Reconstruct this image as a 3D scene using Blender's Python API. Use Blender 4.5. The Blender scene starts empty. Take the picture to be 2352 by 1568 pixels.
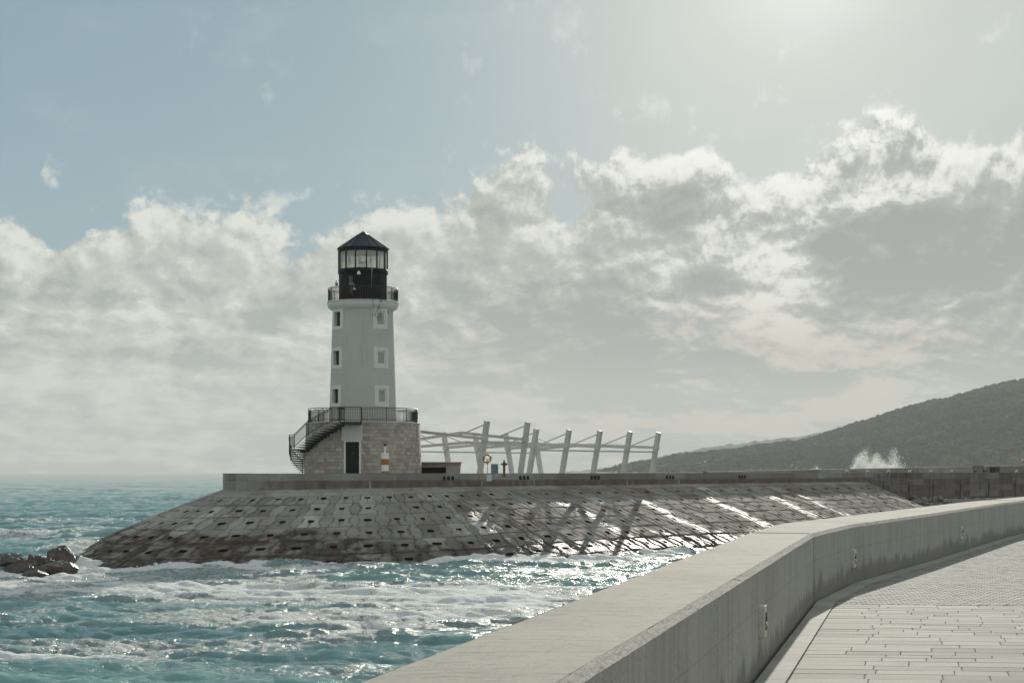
import bpy, math, random
import numpy as np
from math import sin, cos, pi, radians as R, atan2, sqrt, exp, log
from mathutils import Vector, Matrix

random.seed(7)
S = bpy.context.scene
COL = S.collection
EYE = 5.70           # camera height above the sea
ZP = 4.05            # promenade level
ZM = 5.30            # deck of the mole
F = 3900.0           # focal length in units of a 2352 px wide picture

# ---------------------------------------------------------------- numpy noise
def _hash(ix, iy, seed):
    h = (ix.astype(np.int64) * 374761393 + iy.astype(np.int64) * 668265263 + seed * 974711) & 0xffffffff
    h = ((h ^ (h >> 13)) * 1274126177) & 0xffffffff
    h = (h ^ (h >> 16)) & 0xffffffff
    return h.astype(np.float64) / 4294967295.0

def rnd2(ix, iy, seed=0):
    return _hash(np.asarray(ix), np.asarray(iy), seed)

def vnoise(x, y, seed=0):
    x = np.asarray(x, float); y = np.asarray(y, float)
    x0 = np.floor(x); y0 = np.floor(y)
    fx = x - x0; fy = y - y0
    fx = fx * fx * fx * (fx * (fx * 6 - 15) + 10); fy = fy * fy * fy * (fy * (fy * 6 - 15) + 10)
    a = _hash(x0, y0, seed); b = _hash(x0 + 1, y0, seed)
    c = _hash(x0, y0 + 1, seed); d = _hash(x0 + 1, y0 + 1, seed)
    return (a * (1 - fx) + b * fx) * (1 - fy) + (c * (1 - fx) + d * fx) * fy

def fbm(x, y, seed=0, oct=4, gain=0.5):
    t = 0; a = 1; n = 0
    for i in range(oct):
        t = t + a * vnoise(x, y, seed + i * 17); n += a
        a *= gain; x = np.asarray(x) * 2.03 + 11.3; y = np.asarray(y) * 2.03 - 7.1
    return t / n

def sstep(a, b, x):
    t = np.clip((np.asarray(x, float) - a) / (b - a), 0, 1)
    return t * t * (3 - 2 * t)

# ---------------------------------------------------------------- objects
def tag(o, label=None, cat=None, group=None, kind=None):
    if label: o['label'] = label
    if cat: o['category'] = cat
    if group: o['group'] = group
    if kind: o['kind'] = kind
    return o

def thing(name, loc, label, cat, group=None, rz=0.0):
    o = bpy.data.objects.new(name, None)
    COL.objects.link(o)
    o.empty_display_size = 0.3
    o.location = loc; o.rotation_euler = (0, 0, rz)
    return tag(o, label, cat, group)

def link(name, me, mat=None, parent=None, loc=(0, 0, 0)):
    o = bpy.data.objects.new(name, me)
    COL.objects.link(o)
    if mat is not None:
        for m in (mat if isinstance(mat, (list, tuple)) else [mat]):
            me.materials.append(m)
    if parent: o.parent = parent
    o.location = loc
    return o

def copy_tree(o, parent=None):
    c = o.copy(); COL.objects.link(c)
    if parent: c.parent = parent
    for ch in list(o.children):
        copy_tree(ch, c)
    return c

def grid_mesh(name, P, uv=None, attrs=None, smooth=True, flip=False, cols=None):
    """P: (rows, cols, 3) array -> quad grid mesh with optional uv (rows, cols, 2) and point float attributes"""
    r, c, _ = P.shape
    idx = np.arange(r * c).reshape(r, c)
    q = np.stack([idx[:-1, :-1], idx[:-1, 1:], idx[1:, 1:], idx[1:, :-1]], -1).reshape(-1, 4)
    if flip: q = q[:, ::-1]
    me = bpy.data.meshes.new(name)
    me.vertices.add(r * c); me.vertices.foreach_set('co', P.reshape(-1).astype(np.float32))
    nq = len(q)
    me.loops.add(nq * 4); me.loops.foreach_set('vertex_index', q.reshape(-1).astype(np.int32))
    me.polygons.add(nq)
    me.polygons.foreach_set('loop_start', np.arange(0, nq * 4, 4, dtype=np.int32))
    try: me.polygons.foreach_set('loop_total', np.full(nq, 4, dtype=np.int32))
    except Exception: pass
    me.polygons.foreach_set('use_smooth', np.full(nq, smooth, dtype=bool))
    if uv is not None:
        l = me.uv_layers.new(name='UVMap')
        l.data.foreach_set('uv', uv.reshape(-1, 2)[q.reshape(-1)].reshape(-1).astype(np.float32))
    for k, a in (attrs or {}).items():
        at = me.attributes.new(k, 'FLOAT', 'POINT')
        at.data.foreach_set('value', np.asarray(a, float).reshape(-1).astype(np.float32))
    me.update(calc_edges=True); me.validate()
    return me

def tri_mesh(name, V, T, attrs=None, smooth=True):
    me = bpy.data.meshes.new(name)
    n = T.shape[1]
    me.vertices.add(len(V)); me.vertices.foreach_set('co', V.reshape(-1).astype(np.float32))
    me.loops.add(T.size); me.loops.foreach_set('vertex_index', T.reshape(-1).astype(np.int32))
    me.polygons.add(len(T))
    me.polygons.foreach_set('loop_start', np.arange(0, T.size, n, dtype=np.int32))
    try: me.polygons.foreach_set('loop_total', np.full(len(T), n, dtype=np.int32))
    except Exception: pass
    me.polygons.foreach_set('use_smooth', np.full(len(T), smooth, dtype=bool))
    for k, a in (attrs or {}).items():
        at = me.attributes.new(k, 'FLOAT', 'POINT')
        at.data.foreach_set('value', np.asarray(a, float).reshape(-1).astype(np.float32))
    me.update(calc_edges=True); me.validate()
    return me

class MB:
    """collects simple solids into one mesh"""
    def __init__(self): self.v = []; self.f = []; self.sm = []; self.mi = []; self.cur = 0
    def add(self, vs, fs, smooth=False):
        b = len(self.v)
        self.v += [tuple(p) for p in vs]
        for f in fs:
            self.f.append(tuple(i + b for i in f)); self.sm.append(smooth); self.mi.append(self.cur)
    def box(self, c, s, rz=0.0, M=None):
        hx, hy, hz = s[0] / 2, s[1] / 2, s[2] / 2
        vs = [Vector((x, y, z)) for z in (-hz, hz) for y in (-hy, hy) for x in (-hx, hx)]
        m = M if M is not None else Matrix.Rotation(rz, 3, 'Z')
        vs = [m @ p + Vector(c) for p in vs]
        self.add(vs, [(0, 2, 3, 1), (4, 5, 7, 6), (0, 1, 5, 4), (2, 6, 7, 3), (0, 4, 6, 2), (1, 3, 7, 5)])
    def bar(self, p0, p1, w, h, up=(0, 0, 1)):
        p0 = Vector(p0); p1 = Vector(p1); d = (p1 - p0); L = d.length; d = d.normalized()
        s = d.cross(Vector(up))
        if s.length < 1e-4: s = d.cross(Vector((1, 0, 0)))
        s.normalize(); u = s.cross(d)
        vs = [p + s * (a * w / 2) + u * (b * h / 2) for p in (p0, p1) for a, b in ((-1, -1), (1, -1), (1, 1), (-1, 1))]
        self.add(vs, [(3, 2, 1, 0), (4, 5, 6, 7), (0, 1, 5, 4), (1, 2, 6, 5), (2, 3, 7, 6), (3, 0, 4, 7)])
    def tube(self, pts, r, n=8, closed=False, cap=True):
        pts = [Vector(p) for p in pts]; k = len(pts); rs = r if isinstance(r, (list, tuple)) else [r] * k
        vs = []; fs = []
        ref = None
        for i, p in enumerate(pts):
            if closed: d = pts[(i + 1) % k] - pts[i - 1]
            else: d = pts[min(i + 1, k - 1)] - pts[max(i - 1, 0)]
            d.normalize()
            if ref is None:
                ref = Vector((0, 0, 1)) if abs(d.z) < 0.9 else Vector((1, 0, 0))
            a = d.cross(ref)
            if a.length < 1e-3: a = d.cross(Vector((0.3, 1, 0.2)))
            a.normalize(); b = a.cross(d)
            for j in range(n):
                t = 2 * pi * j / n
                vs.append(p + (a * cos(t) + b * sin(t)) * rs[i])
        for i in range(k if closed else k - 1):
            i2 = (i + 1) % k
            for j in range(n):
                j2 = (j + 1) % n
                fs.append((i * n + j, i * n + j2, i2 * n + j2, i2 * n + j))
        self.add(vs, fs, True)
        if cap and not closed:
            b = len(self.v) - k * n
            self.f.append(tuple(b + j for j in range(n))[::-1]); self.sm.append(False); self.mi.append(self.cur)
            self.f.append(tuple(b + (k - 1) * n + j for j in range(n))); self.sm.append(False); self.mi.append(self.cur)
    def lathe(self, prof, n=64, a0=0.0, a1=None, c=(0, 0), smooth=True, flip=False):
        """prof: list of (r, z); angle measured from -Y towards +X"""
        full = a1 is None
        m = n if full else n + 1
        vs = []; fs = []
        for r, z in prof:
            for j in range(m):
                t = (2 * pi * j / n) if full else a0 + (a1 - a0) * j / n
                vs.append((c[0] + r * sin(t), c[1] - r * cos(t), z))
        for i in range(len(prof) - 1):
            for j in range(n):
                j2 = (j + 1) % m
                f = (i * m + j, i * m + j2, (i + 1) * m + j2, (i + 1) * m + j)
                fs.append(f[::-1] if flip else f)
        self.add(vs, fs, smooth)
    def disc(self, r, z, n=32, c=(0, 0), up=True):
        vs = [(c[0] + r * sin(2 * pi * j / n), c[1] - r * cos(2 * pi * j / n), z) for j in range(n)]
        f = tuple(range(n))
        self.add(vs, [f if up else f[::-1]])
    def prism(self, poly, z0, z1):
        n = len(poly)
        vs = [(x, y, z0) for x, y in poly] + [(x, y, z1) for x, y in poly]
        fs = [tuple(range(n))[::-1], tuple(range(n, 2 * n))] + [(i, (i + 1) % n, n + (i + 1) % n, n + i) for i in range(n)]
        self.add(vs, fs)
    def build(self, name, mat, parent=None, loc=(0, 0, 0), bevel=0.0, attrs=None):
        me = bpy.data.meshes.new(name)
        me.from_pydata([tuple(p) for p in self.v], [], self.f)
        me.polygons.foreach_set('use_smooth', self.sm)
        me.polygons.foreach_set('material_index', self.mi)
        me.update()
        o = link(name, me, mat, parent, loc)
        if bevel:
            md = o.modifiers.new('bevel', 'BEVEL'); md.width = bevel; md.segments = 2; md.limit_method = 'ANGLE'
        return o

# ---------------------------------------------------------------- nodes
class NT:
    def __init__(self, tree):
        self.t = tree; self.t.nodes.clear()
    def n(self, typ, props=None, ins=None):
        nd = self.t.nodes.new(typ)
        for k, v in (props or {}).items(): setattr(nd, k, v)
        for k, v in (ins or {}).items(): self.set(nd.inputs[k], v)
        return nd
    def set(self, sock, v):
        if isinstance(v, bpy.types.NodeSocket): self.t.links.new(v, sock)
        elif v is not None:
            if isinstance(v, (tuple, list)) and sock.type == 'RGBA' and len(v) == 3: v = (*v, 1)
            sock.default_value = v
    def m(self, op, a, b=None, c=None, clamp=False):
        nd = self.n('ShaderNodeMath', {'operation': op, 'use_clamp': clamp}, {0: a})
        if b is not None: self.set(nd.inputs[1], b)
        if c is not None: self.set(nd.inputs[2], c)
        return nd.outputs[0]
    def vm(self, op, a, b=None, scale=None):
        nd = self.n('ShaderNodeVectorMath', {'operation': op}, {0: a})
        if b is not None: self.set(nd.inputs[1], b)
        if scale is not None: self.set(nd.inputs['Scale'], scale)
        return nd.outputs['Value'] if op in ('DOT_PRODUCT', 'LENGTH') else nd.outputs[0]
    def mix(self, f, a, b, mode='MIX'):
        nd = self.n('ShaderNodeMix', {'data_type': 'RGBA', 'blend_type': mode, 'clamp_factor': True})
        self.set(nd.inputs[0], f); self.set(nd.inputs[6], a); self.set(nd.inputs[7], b)
        return nd.outputs[2]
    def noise(self, vec, scale, detail=4, rough=0.5, dim='3D', dist=0.0):
        return self.n('ShaderNodeTexNoise', {'noise_dimensions': dim}, {'Vector': vec, 'Scale': scale, 'Detail': detail, 'Roughness': rough, 'Distortion': dist}).outputs[0]
    def mr(self, v, a, b, c=0.0, d=1.0, smooth=True):
        nd = self.n('ShaderNodeMapRange', {'interpolation_type': 'SMOOTHSTEP' if smooth else 'LINEAR', 'clamp': True},
                    {0: v, 1: a, 2: b, 3: c, 4: d})
        return nd.outputs[0]
    def ramp(self, f, stops, interp='LINEAR'):
        nd = self.n('ShaderNodeValToRGB', None, {0: f})
        cr = nd.color_ramp; cr.interpolation = interp
        while len(cr.elements) < len(stops): cr.elements.new(0.5)
        for e, (p, c) in zip(cr.elements, stops):
            e.position = p; e.color = (*c, 1) if isinstance(c, (tuple, list)) else (c, c, c, 1)
        return nd.outputs[0]
    def attr(self, name): return self.n('ShaderNodeAttribute', {'attribute_name': name}).outputs['Fac']
    def obj(self): return self.n('ShaderNodeTexCoord').outputs['Object']
    def uv(self): return self.n('ShaderNodeTexCoord').outputs['UV']
    def pos(self): return self.n('ShaderNodeNewGeometry').outputs['Position']
    def sep(self, v): return self.n('ShaderNodeSeparateXYZ', None, {0: v}).outputs
    def comb(self, x, y, z=0.0): return self.n('ShaderNodeCombineXYZ', None, {0: x, 1: y, 2: z}).outputs[0]
    def scalev(self, v, s): return self.n('ShaderNodeVectorMath', {'operation': 'MULTIPLY'}, {0: v, 1: s}).outputs[0]
    def bump(self, h, strength=0.3, dist=0.02, normal=None):
        nd = self.n('ShaderNodeBump', None, {'Height': h, 'Strength': strength, 'Distance': dist})
        if normal is not None: self.set(nd.inputs['Normal'], normal)
        return nd.outputs[0]
    def pbr(self, col, rough=0.6, metal=0.0, normal=None, spec=0.5, out=True, extra=None):
        ins = {'Base Color': col, 'Roughness': rough, 'Metallic': metal, 'Specular IOR Level': spec}
        ins.update(extra or {})
        p = self.n('ShaderNodeBsdfPrincipled', None, ins)
        if normal is not None: self.set(p.inputs['Normal'], normal)
        if out: self.out(p.outputs[0])
        return p.outputs[0]
    def out(self, sh, disp=None):
        o = self.n('ShaderNodeOutputMaterial'); self.t.links.new(sh, o.inputs[0])

def newmat(name):
    m = bpy.data.materials.new(name); m.use_nodes = True
    return m, NT(m.node_tree)

def wpt(px, py, z=0.0):
    """point of the picture plan -> place on the water"""
    D = (EYE - z) * F / (py - 1082.0)
    return (px - 1176.0) / F * D, D

# ================================================================ materials
MAT = {}
def plain(name, col, rough=0.5, metal=0.0, var=0.12, scale=6.0, bump=0.0, spec=0.5):
    m, n = newmat(name)
    p = n.obj()
    a = n.noise(p, scale, 5, 0.6)
    f = n.mr(a, 0.3, 0.7, 1 - var, 1 + var)
    c = n.vm('SCALE', (col[0], col[1], col[2]), scale=f)
    nor = n.bump(n.noise(p, scale * 6, 3), 0.4, bump) if bump else None
    n.pbr(c, n.mr(a, 0.3, 0.7, rough - 0.06, rough + 0.08), metal, nor, spec)
    MAT[name] = m
    return m

plain('black_paint', (0.011, 0.011, 0.013), 0.5, 0.0, 0.25, spec=0.15)
plain('black_iron', (0.016, 0.015, 0.016), 0.5, 0.0, 0.2)
plain('dark_slate_metal', (0.03, 0.032, 0.037), 0.38, 0.6, 0.25, 3.0)
plain('white_plaster', (0.49, 0.505, 0.485), 0.8, 0.0, 0.03, 1.5, 0.004)
plain('white_trim', (0.66, 0.675, 0.645), 0.7, 0.0, 0.05, 2.0, 0.002)
plain('white_steel', (0.52, 0.515, 0.49), 0.38, 0.0, 0.10, 1.2)
plain('white_plastic', (0.78, 0.78, 0.76), 0.4, 0.0, 0.04)
plain('dark_glass', (0.05, 0.055, 0.065), 0.12, 0.0, 0.1)
plain('dark_hole', (0.02, 0.017, 0.015), 0.95, 0.0, 0.3)  # near black stands in for the shade inside holes, slots and gaps
plain('orange_band', (0.36, 0.125, 0.025), 0.55, 0.0, 0.18, 9.0)
plain('buoy_orange', (0.40, 0.135, 0.04), 0.5, 0.0, 0.2, 12.0)
plain('hydrant_red', (0.15, 0.045, 0.022), 0.5, 0.0, 0.3, 14.0)
plain('steel_tube', (0.35, 0.35, 0.33), 0.35, 0.7, 0.1)
plain('cabinet_grey', (0.52, 0.57, 0.57), 0.5, 0.0, 0.06, 4.0)
plain('teal_panel', (0.10, 0.21, 0.21), 0.4, 0.0, 0.1)
plain('rusty_panel', (0.25, 0.16, 0.12), 0.6, 0.0, 0.25, 8.0)
plain('bench_wood', (0.05, 0.035, 0.028), 0.6, 0.0, 0.2)
plain('deck_stone', (0.36, 0.35, 0.33), 0.75, 0.0, 0.12, 0.8)
plain('lamp_stone', (0.60, 0.565, 0.50), 0.75, 0.0, 0.10, 20.0, 0.001)
plain('lamp_lens', (0.60, 0.60, 0.57), 0.3, 0.0, 0.05)
plain('pale_block', (0.34, 0.34, 0.32), 0.85, 0.0, 0.2, 1.3, 0.02)
plain('slab_edge', (0.45, 0.36, 0.30), 0.75, 0.0, 0.1, 2.0)

m, n = newmat('white_plaster')
p = n.obj()
st = n.noise(n.scalev(p, (4.0, 4.0, 0.35)), 1.0, 6, 0.62); bl = n.noise(p, 0.6, 4, 0.55); gr = n.noise(p, 30, 3, 0.6)
c = n.mix(n.mr(bl, 0.3, 0.7), (0.475, 0.49, 0.47), (0.51, 0.52, 0.495))
c = n.mix(n.mr(st, 0.52, 0.74, 0.0, 0.34), c, (0.33, 0.325, 0.30))
n.pbr(c, 0.85, 0, n.bump(gr, 0.4, 0.006), spec=0.3); MAT['white_plaster'] = m

# --- frosted lantern glass
m, n = newmat('frosted_glass')
tr = n.n('ShaderNodeBsdfTransparent', None, {0: (0.86, 0.88, 0.84, 1)}).outputs[0]
tl = n.n('ShaderNodeBsdfTranslucent', None, {0: (0.8, 0.82, 0.76, 1)}).outputs[0]
gl = n.n('ShaderNodeBsdfGlossy', None, {0: (0.6, 0.62, 0.62, 1), 'Roughness': 0.25}).outputs[0]
df = n.n('ShaderNodeBsdfDiffuse', None, {0: (0.7, 0.7, 0.66, 1)}).outputs[0]
a = n.n('ShaderNodeMixShader', None, {0: 0.66, 1: tr, 2: tl}).outputs[0]
b = n.n('ShaderNodeMixShader', None, {0: 0.10, 1: a, 2: gl}).outputs[0]
c = n.n('ShaderNodeMixShader', None, {0: 0.30, 1: b, 2: df}).outputs[0]
n.out(c); MAT['frosted_glass'] = m

# --- stone cladding of the drum (courses wrapped round the axis of the object)
m, n = newmat('stone_cladding')
p = n.obj(); x, y, z = n.sep(p)
ang = n.m('ARCTAN2', x, n.m('MULTIPLY', y, -1.0))
u = n.m('MULTIPLY', ang, 4.45)
u = n.m('ADD', u, n.m('MULTIPLY', n.noise(n.comb(0.0, 0.0, n.m('FLOOR', n.m('DIVIDE', z, 0.27))), 7.3, 0), 5.0))
vec = n.comb(u, z)
br = n.n('ShaderNodeTexBrick', {'offset': 0.5, 'squash': 0.62, 'squash_frequency': 2},
         {'Vector': vec, 'Color1': (0, 0, 0, 1), 'Color2': (1, 1, 1, 1), 'Mortar': (0.5, 0.5, 0.5, 1), 'Scale': 1.0,
          'Mortar Size': 0.008, 'Mortar Smooth': 0.4, 'Brick Width': 0.52, 'Row Height': 0.27})
tone = br.outputs['Color']; mort = br.outputs['Fac']
fine = n.noise(p, 5.0, 6, 0.65)
big = n.noise(p, 0.7, 3, 0.5)
c = n.ramp(tone, [(0.0, (0.27, 0.24, 0.212)), (0.35, (0.37, 0.34, 0.30)), (0.7, (0.43, 0.405, 0.362)), (1.0, (0.52, 0.50, 0.455))])
c = n.mix(n.mr(fine, 0.35, 0.7, 0.0, 0.5), c, (0.30, 0.255, 0.21))
c = n.mix(n.mr(big, 0.5, 0.75, 0.0, 0.35), c, (0.30, 0.24, 0.19))
c = n.mix(n.m('MULTIPLY', mort, 0.55), c, (0.17, 0.15, 0.13))
h = n.m('ADD', n.m('MULTIPLY', fine, 0.6), n.m('MULTIPLY', n.m('SUBTRACT', 1.0, mort), 0.8))
n.pbr(c, 0.85, 0, n.bump(h, 0.8, 0.05)); MAT['stone_cladding'] = m

# --- same stone on flat boxes
m, n = newmat('stone_flat')
p = n.obj(); x, y, z = n.sep(p)
br = n.n('ShaderNodeTexBrick', None,
         {'Vector': n.comb(n.m('ADD', x, y), z), 'Color1': (0, 0, 0, 1), 'Color2': (1, 1, 1, 1), 'Mortar': (.5, .5, .5, 1), 'Scale': 1.0,
          'Mortar Size': 0.008, 'Brick Width': 0.5, 'Row Height': 0.26})
fine = n.noise(p, 5.0, 6, 0.65)
c = n.ramp(br.outputs['Color'], [(0, (0.30, 0.27, 0.24)), (1, (0.42, 0.40, 0.365))])
c = n.mix(n.mr(fine, 0.35, 0.7, 0, 0.5), c, (0.25, 0.215, 0.185))
n.pbr(c, 0.85, 0, n.bump(fine, 0.6, 0.03)); MAT['stone_flat'] = m

# --- promenade parapet concrete (uv: u along the wall, v height / across)
def parapet(name, top):
    m, n = newmat(name)
    uv = n.uv(); u, v, _ = n.sep(uv); p = n.pos()
    if top:
        st = n.noise(n.scalev(uv, (2.2, 13.0, 1)), 1.0, 7, 0.68)
        sc = n.noise(n.scalev(p, (4.5, 13.0, 4)), 1.0, 8, 0.75)
        big = n.noise(p, 0.55, 4, 0.55)
        c = n.ramp(big, [(0.3, (0.29, 0.281, 0.24)), (0.5, (0.355, 0.343, 0.296)), (0.68, (0.40, 0.367, 0.316))])
        c = n.mix(n.mr(sc, 0.50, 0.64, 0.0, 0.7), c, (0.225, 0.21, 0.18))
        c = n.mix(n.mr(st, 0.55, 0.68, 0.0, 0.28), c, (0.2, 0.185, 0.165))
        pit = n.noise(p, 55, 3, 0.6)
        c = n.mix(n.mr(pit, 0.58, 0.68, 0, 0.55), c, (0.17, 0.16, 0.145))
        h = n.m('ADD', n.m('MULTIPLY', sc, 1.0), n.m('MULTIPLY', pit, 0.4))
        n.pbr(c, 0.9, 0, n.bump(h, 0.55, 0.012), spec=0.12)
    else:
        z = n.sep(p)[2]
        hgt = n.m('SUBTRACT', z, ZP)
        big = n.noise(n.comb(n.m('MULTIPLY', u, 0.5), n.m('MULTIPLY', v, 0.5)), 1.6, 5, 0.6)
        streak = n.noise(n.comb(n.m('MULTIPLY', u, 9.0), n.m('MULTIPLY', v, 0.7)), 1.0, 5, 0.65)
        c = n.ramp(big, [(0.3, (0.34, 0.34, 0.315)), (0.55, (0.42, 0.42, 0.392)), (0.75, (0.47, 0.47, 0.442))])
        c = n.mix(n.mr(streak, 0.42, 0.7, 0, 0.55), c, (0.25, 0.24, 0.22))
        # damp tide mark at the foot
        edge = n.m('ADD', n.m('MULTIPLY', n.noise(n.comb(n.m('MULTIPLY', u, 3.2), 0.3), 1.0, 4, 0.6), 0.95),
                   n.m('MULTIPLY', n.noise(n.comb(n.m('MULTIPLY', u, 0.28), 3.7), 1.0, 2), 0.75))
        damp = n.mr(n.m('SUBTRACT', n.m('MULTIPLY', n.m('SUBTRACT', edge, 0.55), 0.62), hgt), -0.10, 0.06)
        c = n.mix(n.m('MULTIPLY', damp, 0.62), c, (0.105, 0.092, 0.082))
        # formwork lift line and panel joints
        ln = n.m('ABSOLUTE', n.m('SUBTRACT', hgt, 0.52))
        c = n.mix(n.mr(ln, 0.0, 0.012, 0.35, 0.0), c, (0.2, 0.195, 0.18))
        pj = n.m('ABSOLUTE', n.m('SUBTRACT', n.m('FRACT', n.m('DIVIDE', n.m('ADD', u, 0.4), 2.44)), 0.5))
        c = n.mix(n.mr(pj, 0.0, 0.007, 0.5, 0.0), c, (0.17, 0.16, 0.15))
        pit = n.n('ShaderNodeTexVoronoi', {'feature': 'F1'}, {'Vector': p, 'Scale': 11.0, 'Randomness': 1.0}).outputs[0]
        pitn = n.noise(p, 2.4, 2)
        pm = n.m('MULTIPLY', n.mr(pit, 0.09, 0.2, 1.0, 0.0), n.mr(pitn, 0.45, 0.6))
        c = n.mix(n.m('MULTIPLY', pm, 0.7), c, (0.09, 0.08, 0.07))
        fine = n.noise(p, 38, 5, 0.7)
        c = n.mix(n.mr(fine, 0.42, 0.62, 0, 0.40), c, (0.22, 0.21, 0.195))
        h = n.m('SUBTRACT', n.m('ADD', n.m('MULTIPLY', fine, 0.35), n.m('MULTIPLY', streak, 0.3)), pm)
        n.pbr(c, 0.82, 0, n.bump(h, 0.5, 0.010))
    MAT[name] = m
parapet('parapet_face', False); parapet('parapet_top', True)

# chipped chamfer between face and top
m, n = newmat('parapet_chamfer')
p = n.pos()
a = n.noise(p, 22, 6, 0.75); b = n.noise(p, 90, 4, 0.7)
c = n.ramp(a, [(0.32, (0.15, 0.14, 0.125)), (0.46, (0.34, 0.325, 0.295)), (0.7, (0.44, 0.42, 0.38))])
c = n.mix(n.mr(b, 0.52, 0.66, 0, 0.65), c, (0.12, 0.11, 0.10))
n.pbr(c, 0.85, 0, n.bump(n.m('ADD', a, n.m('MULTIPLY', b, 0.5)), 0.8, 0.02)); MAT['parapet_chamfer'] = m

# --- mole wall concrete: pale upper lift, brown stained lower lift
def mole_concrete(name, kind):
    m, n = newmat(name)
    uv = n.uv(); u, v, _ = n.sep(uv); p = n.pos()
    z = n.sep(p)[2]
    big = n.noise(n.comb(n.m('MULTIPLY', u, 0.35), n.m('MULTIPLY', z, 0.5)), 1.0, 5, 0.6)
    lay = n.noise(n.comb(n.m('MULTIPLY', u, 0.22), n.m('MULTIPLY', z, 7.0)), 1.0, 4, 0.6)
    drip = n.noise(n.comb(n.m('MULTIPLY', u, 1.3), n.m('MULTIPLY', z, 0.6)), 1.0, 5, 0.6)
    pan = n.noise(n.comb(n.m('FLOOR', n.m('DIVIDE', u, 4.1)), 1.7), 3.1, 0)
    if kind == 'low':
        c = n.ramp(big, [(0.3, (0.23, 0.215, 0.19)), (0.55, (0.32, 0.31, 0.285)), (0.75, (0.38, 0.37, 0.345))])
        c = n.mix(n.mr(pan, 0.4, 0.6, 0.0, 0.6), c, (0.15, 0.128, 0.11))
        c = n.mix(n.mr(lay, 0.5, 0.7, 0.0, 0.45), c, (0.15, 0.125, 0.105))
        low = n.mr(n.m('ADD', z, n.m('MULTIPLY', big, 0.12)), 5.08, 5.13, 1.0, 0.0)
        reg = n.m('MULTIPLY', n.mr(n.m('ADD', u, n.m('MULTIPLY', big, 6.0)), 20.0, 26.0), low)
        c = n.mix(n.m('MULTIPLY', low, 0.30), c, (0.30, 0.29, 0.27))
        c = n.mix(n.m('MULTIPLY', reg, n.mr(drip, 0.3, 0.65, 0.5, 0.9)), c, (0.10, 0.062, 0.05))
        jn = n.m('ABSOLUTE', n.m('SUBTRACT', z, n.m('ADD', 5.05, n.m('MULTIPLY', n.noise(n.comb(u, 0.0), 1.3, 4), 0.06))))
        c = n.mix(n.mr(jn, 0.0, 0.03, 0.75, 0.0), c, (0.07, 0.055, 0.05))
        c = n.mix(n.m('MULTIPLY', n.mr(drip, 0.55, 0.72), n.mr(z, 4.5, 5.5, 0.75, 0.2)), c, (0.09, 0.07, 0.06))
    else:
        blk = n.noise(n.comb(n.m('FLOOR', n.m('DIVIDE', u, 3.3)), n.m('FLOOR', n.m('DIVIDE', z, 0.62))), 2.7, 0)
        c = n.ramp(n.m('ADD', n.m('MULTIPLY', blk, 0.45), n.m('MULTIPLY', n.m('ADD', big, lay), 0.28)),
                   [(0.3, (0.075, 0.055, 0.048)), (0.5, (0.14, 0.115, 0.10)), (0.64, (0.23, 0.215, 0.195)), (0.75, (0.30, 0.285, 0.265))])
        c = n.mix(n.mr(drip, 0.52, 0.68, 0, 0.75), c, (0.055, 0.042, 0.038))
        pj = n.m('ABSOLUTE', n.m('SUBTRACT', n.m('FRACT', n.m('DIVIDE', u, 3.3)), 0.5))
        c = n.mix(n.mr(pj, 0.0, 0.02, 0.6, 0.0), c, (0.33, 0.32, 0.30))
    fine = n.noise(p, 7, 5, 0.7)
    c = n.mix(n.mr(fine, 0.4, 0.7, 0, 0.25), c, (0.12, 0.11, 0.10))
    n.pbr(c, 0.85, 0, n.bump(fine, 0.5, 0.03)); MAT[name] = m
mole_concrete('mole_concrete', 'low'); mole_concrete('quay_concrete', 'high')

# --- revetment blocks (attributes carry joints, block tone, rust, wet weed)
m, n = newmat('revetment')
p = n.pos()
joint = n.attr('joint'); tone = n.attr('tone'); rust = n.attr('rust'); weed = n.attr('weed'); wet = n.attr('wet'); hole = n.attr('hole')
f1 = n.noise(p, 1.7, 6, 0.65); f2 = n.noise(p, 7.0, 6, 0.7); f3 = n.noise(p, 0.35, 4, 0.6)
c = n.ramp(n.m('ADD', n.m('MULTIPLY', tone, 0.75), n.m('MULTIPLY', f1, 0.25)),
           [(0.12, (0.18, 0.168, 0.148)), (0.36, (0.295, 0.288, 0.262)), (0.6, (0.40, 0.398, 0.37)), (0.9, (0.59, 0.59, 0.56))])
c = n.mix(n.mr(f2, 0.45, 0.72, 0, 0.45), c, (0.12, 0.105, 0.092))
c = n.mix(n.mr(f3, 0.45, 0.7, 0, 0.45), c, (0.15, 0.12, 0.095))
c = n.mix(n.m('MULTIPLY', n.attr('brown'), n.mr(f3, 0.3, 0.65, 0.45, 1.0)), c, n.vm('MULTIPLY', c, (0.66, 0.56, 0.48)))
c = n.mix(n.m('MULTIPLY', weed, n.mr(f1, 0.3, 0.6, 0.7, 1.0)), c, (0.066, 0.053, 0.042))
c = n.mix(n.m('MULTIPLY', rust, n.mr(f2, 0.3, 0.6, 0.6, 1.0)), c, (0.12, 0.052, 0.024))
c = n.mix(n.m('MULTIPLY', joint, n.mr(f2, 0.3, 0.62, 0.2, 0.8)), c, (0.045, 0.038, 0.033))
c = n.mix(n.mr(hole, 0.25, 0.6), c, (0.008, 0.007, 0.006))  # shade inside the shallow holes is painted near black
rg = n.mr(n.m('ADD', wet, n.m('MULTIPLY', n.m('SUBTRACT', f1, 0.5), 0.9)), 0.3, 1.0, 0.85, 0.50)
c = n.mix(n.m('MULTIPLY', wet, 0.35), c, n.mix(0.5, c, (0.02, 0.018, 0.016)))
h = n.m('ADD', n.m('MULTIPLY', f2, 0.7), n.m('MULTIPLY', n.noise(p, 24, 4, 0.7), 0.3))
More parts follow.
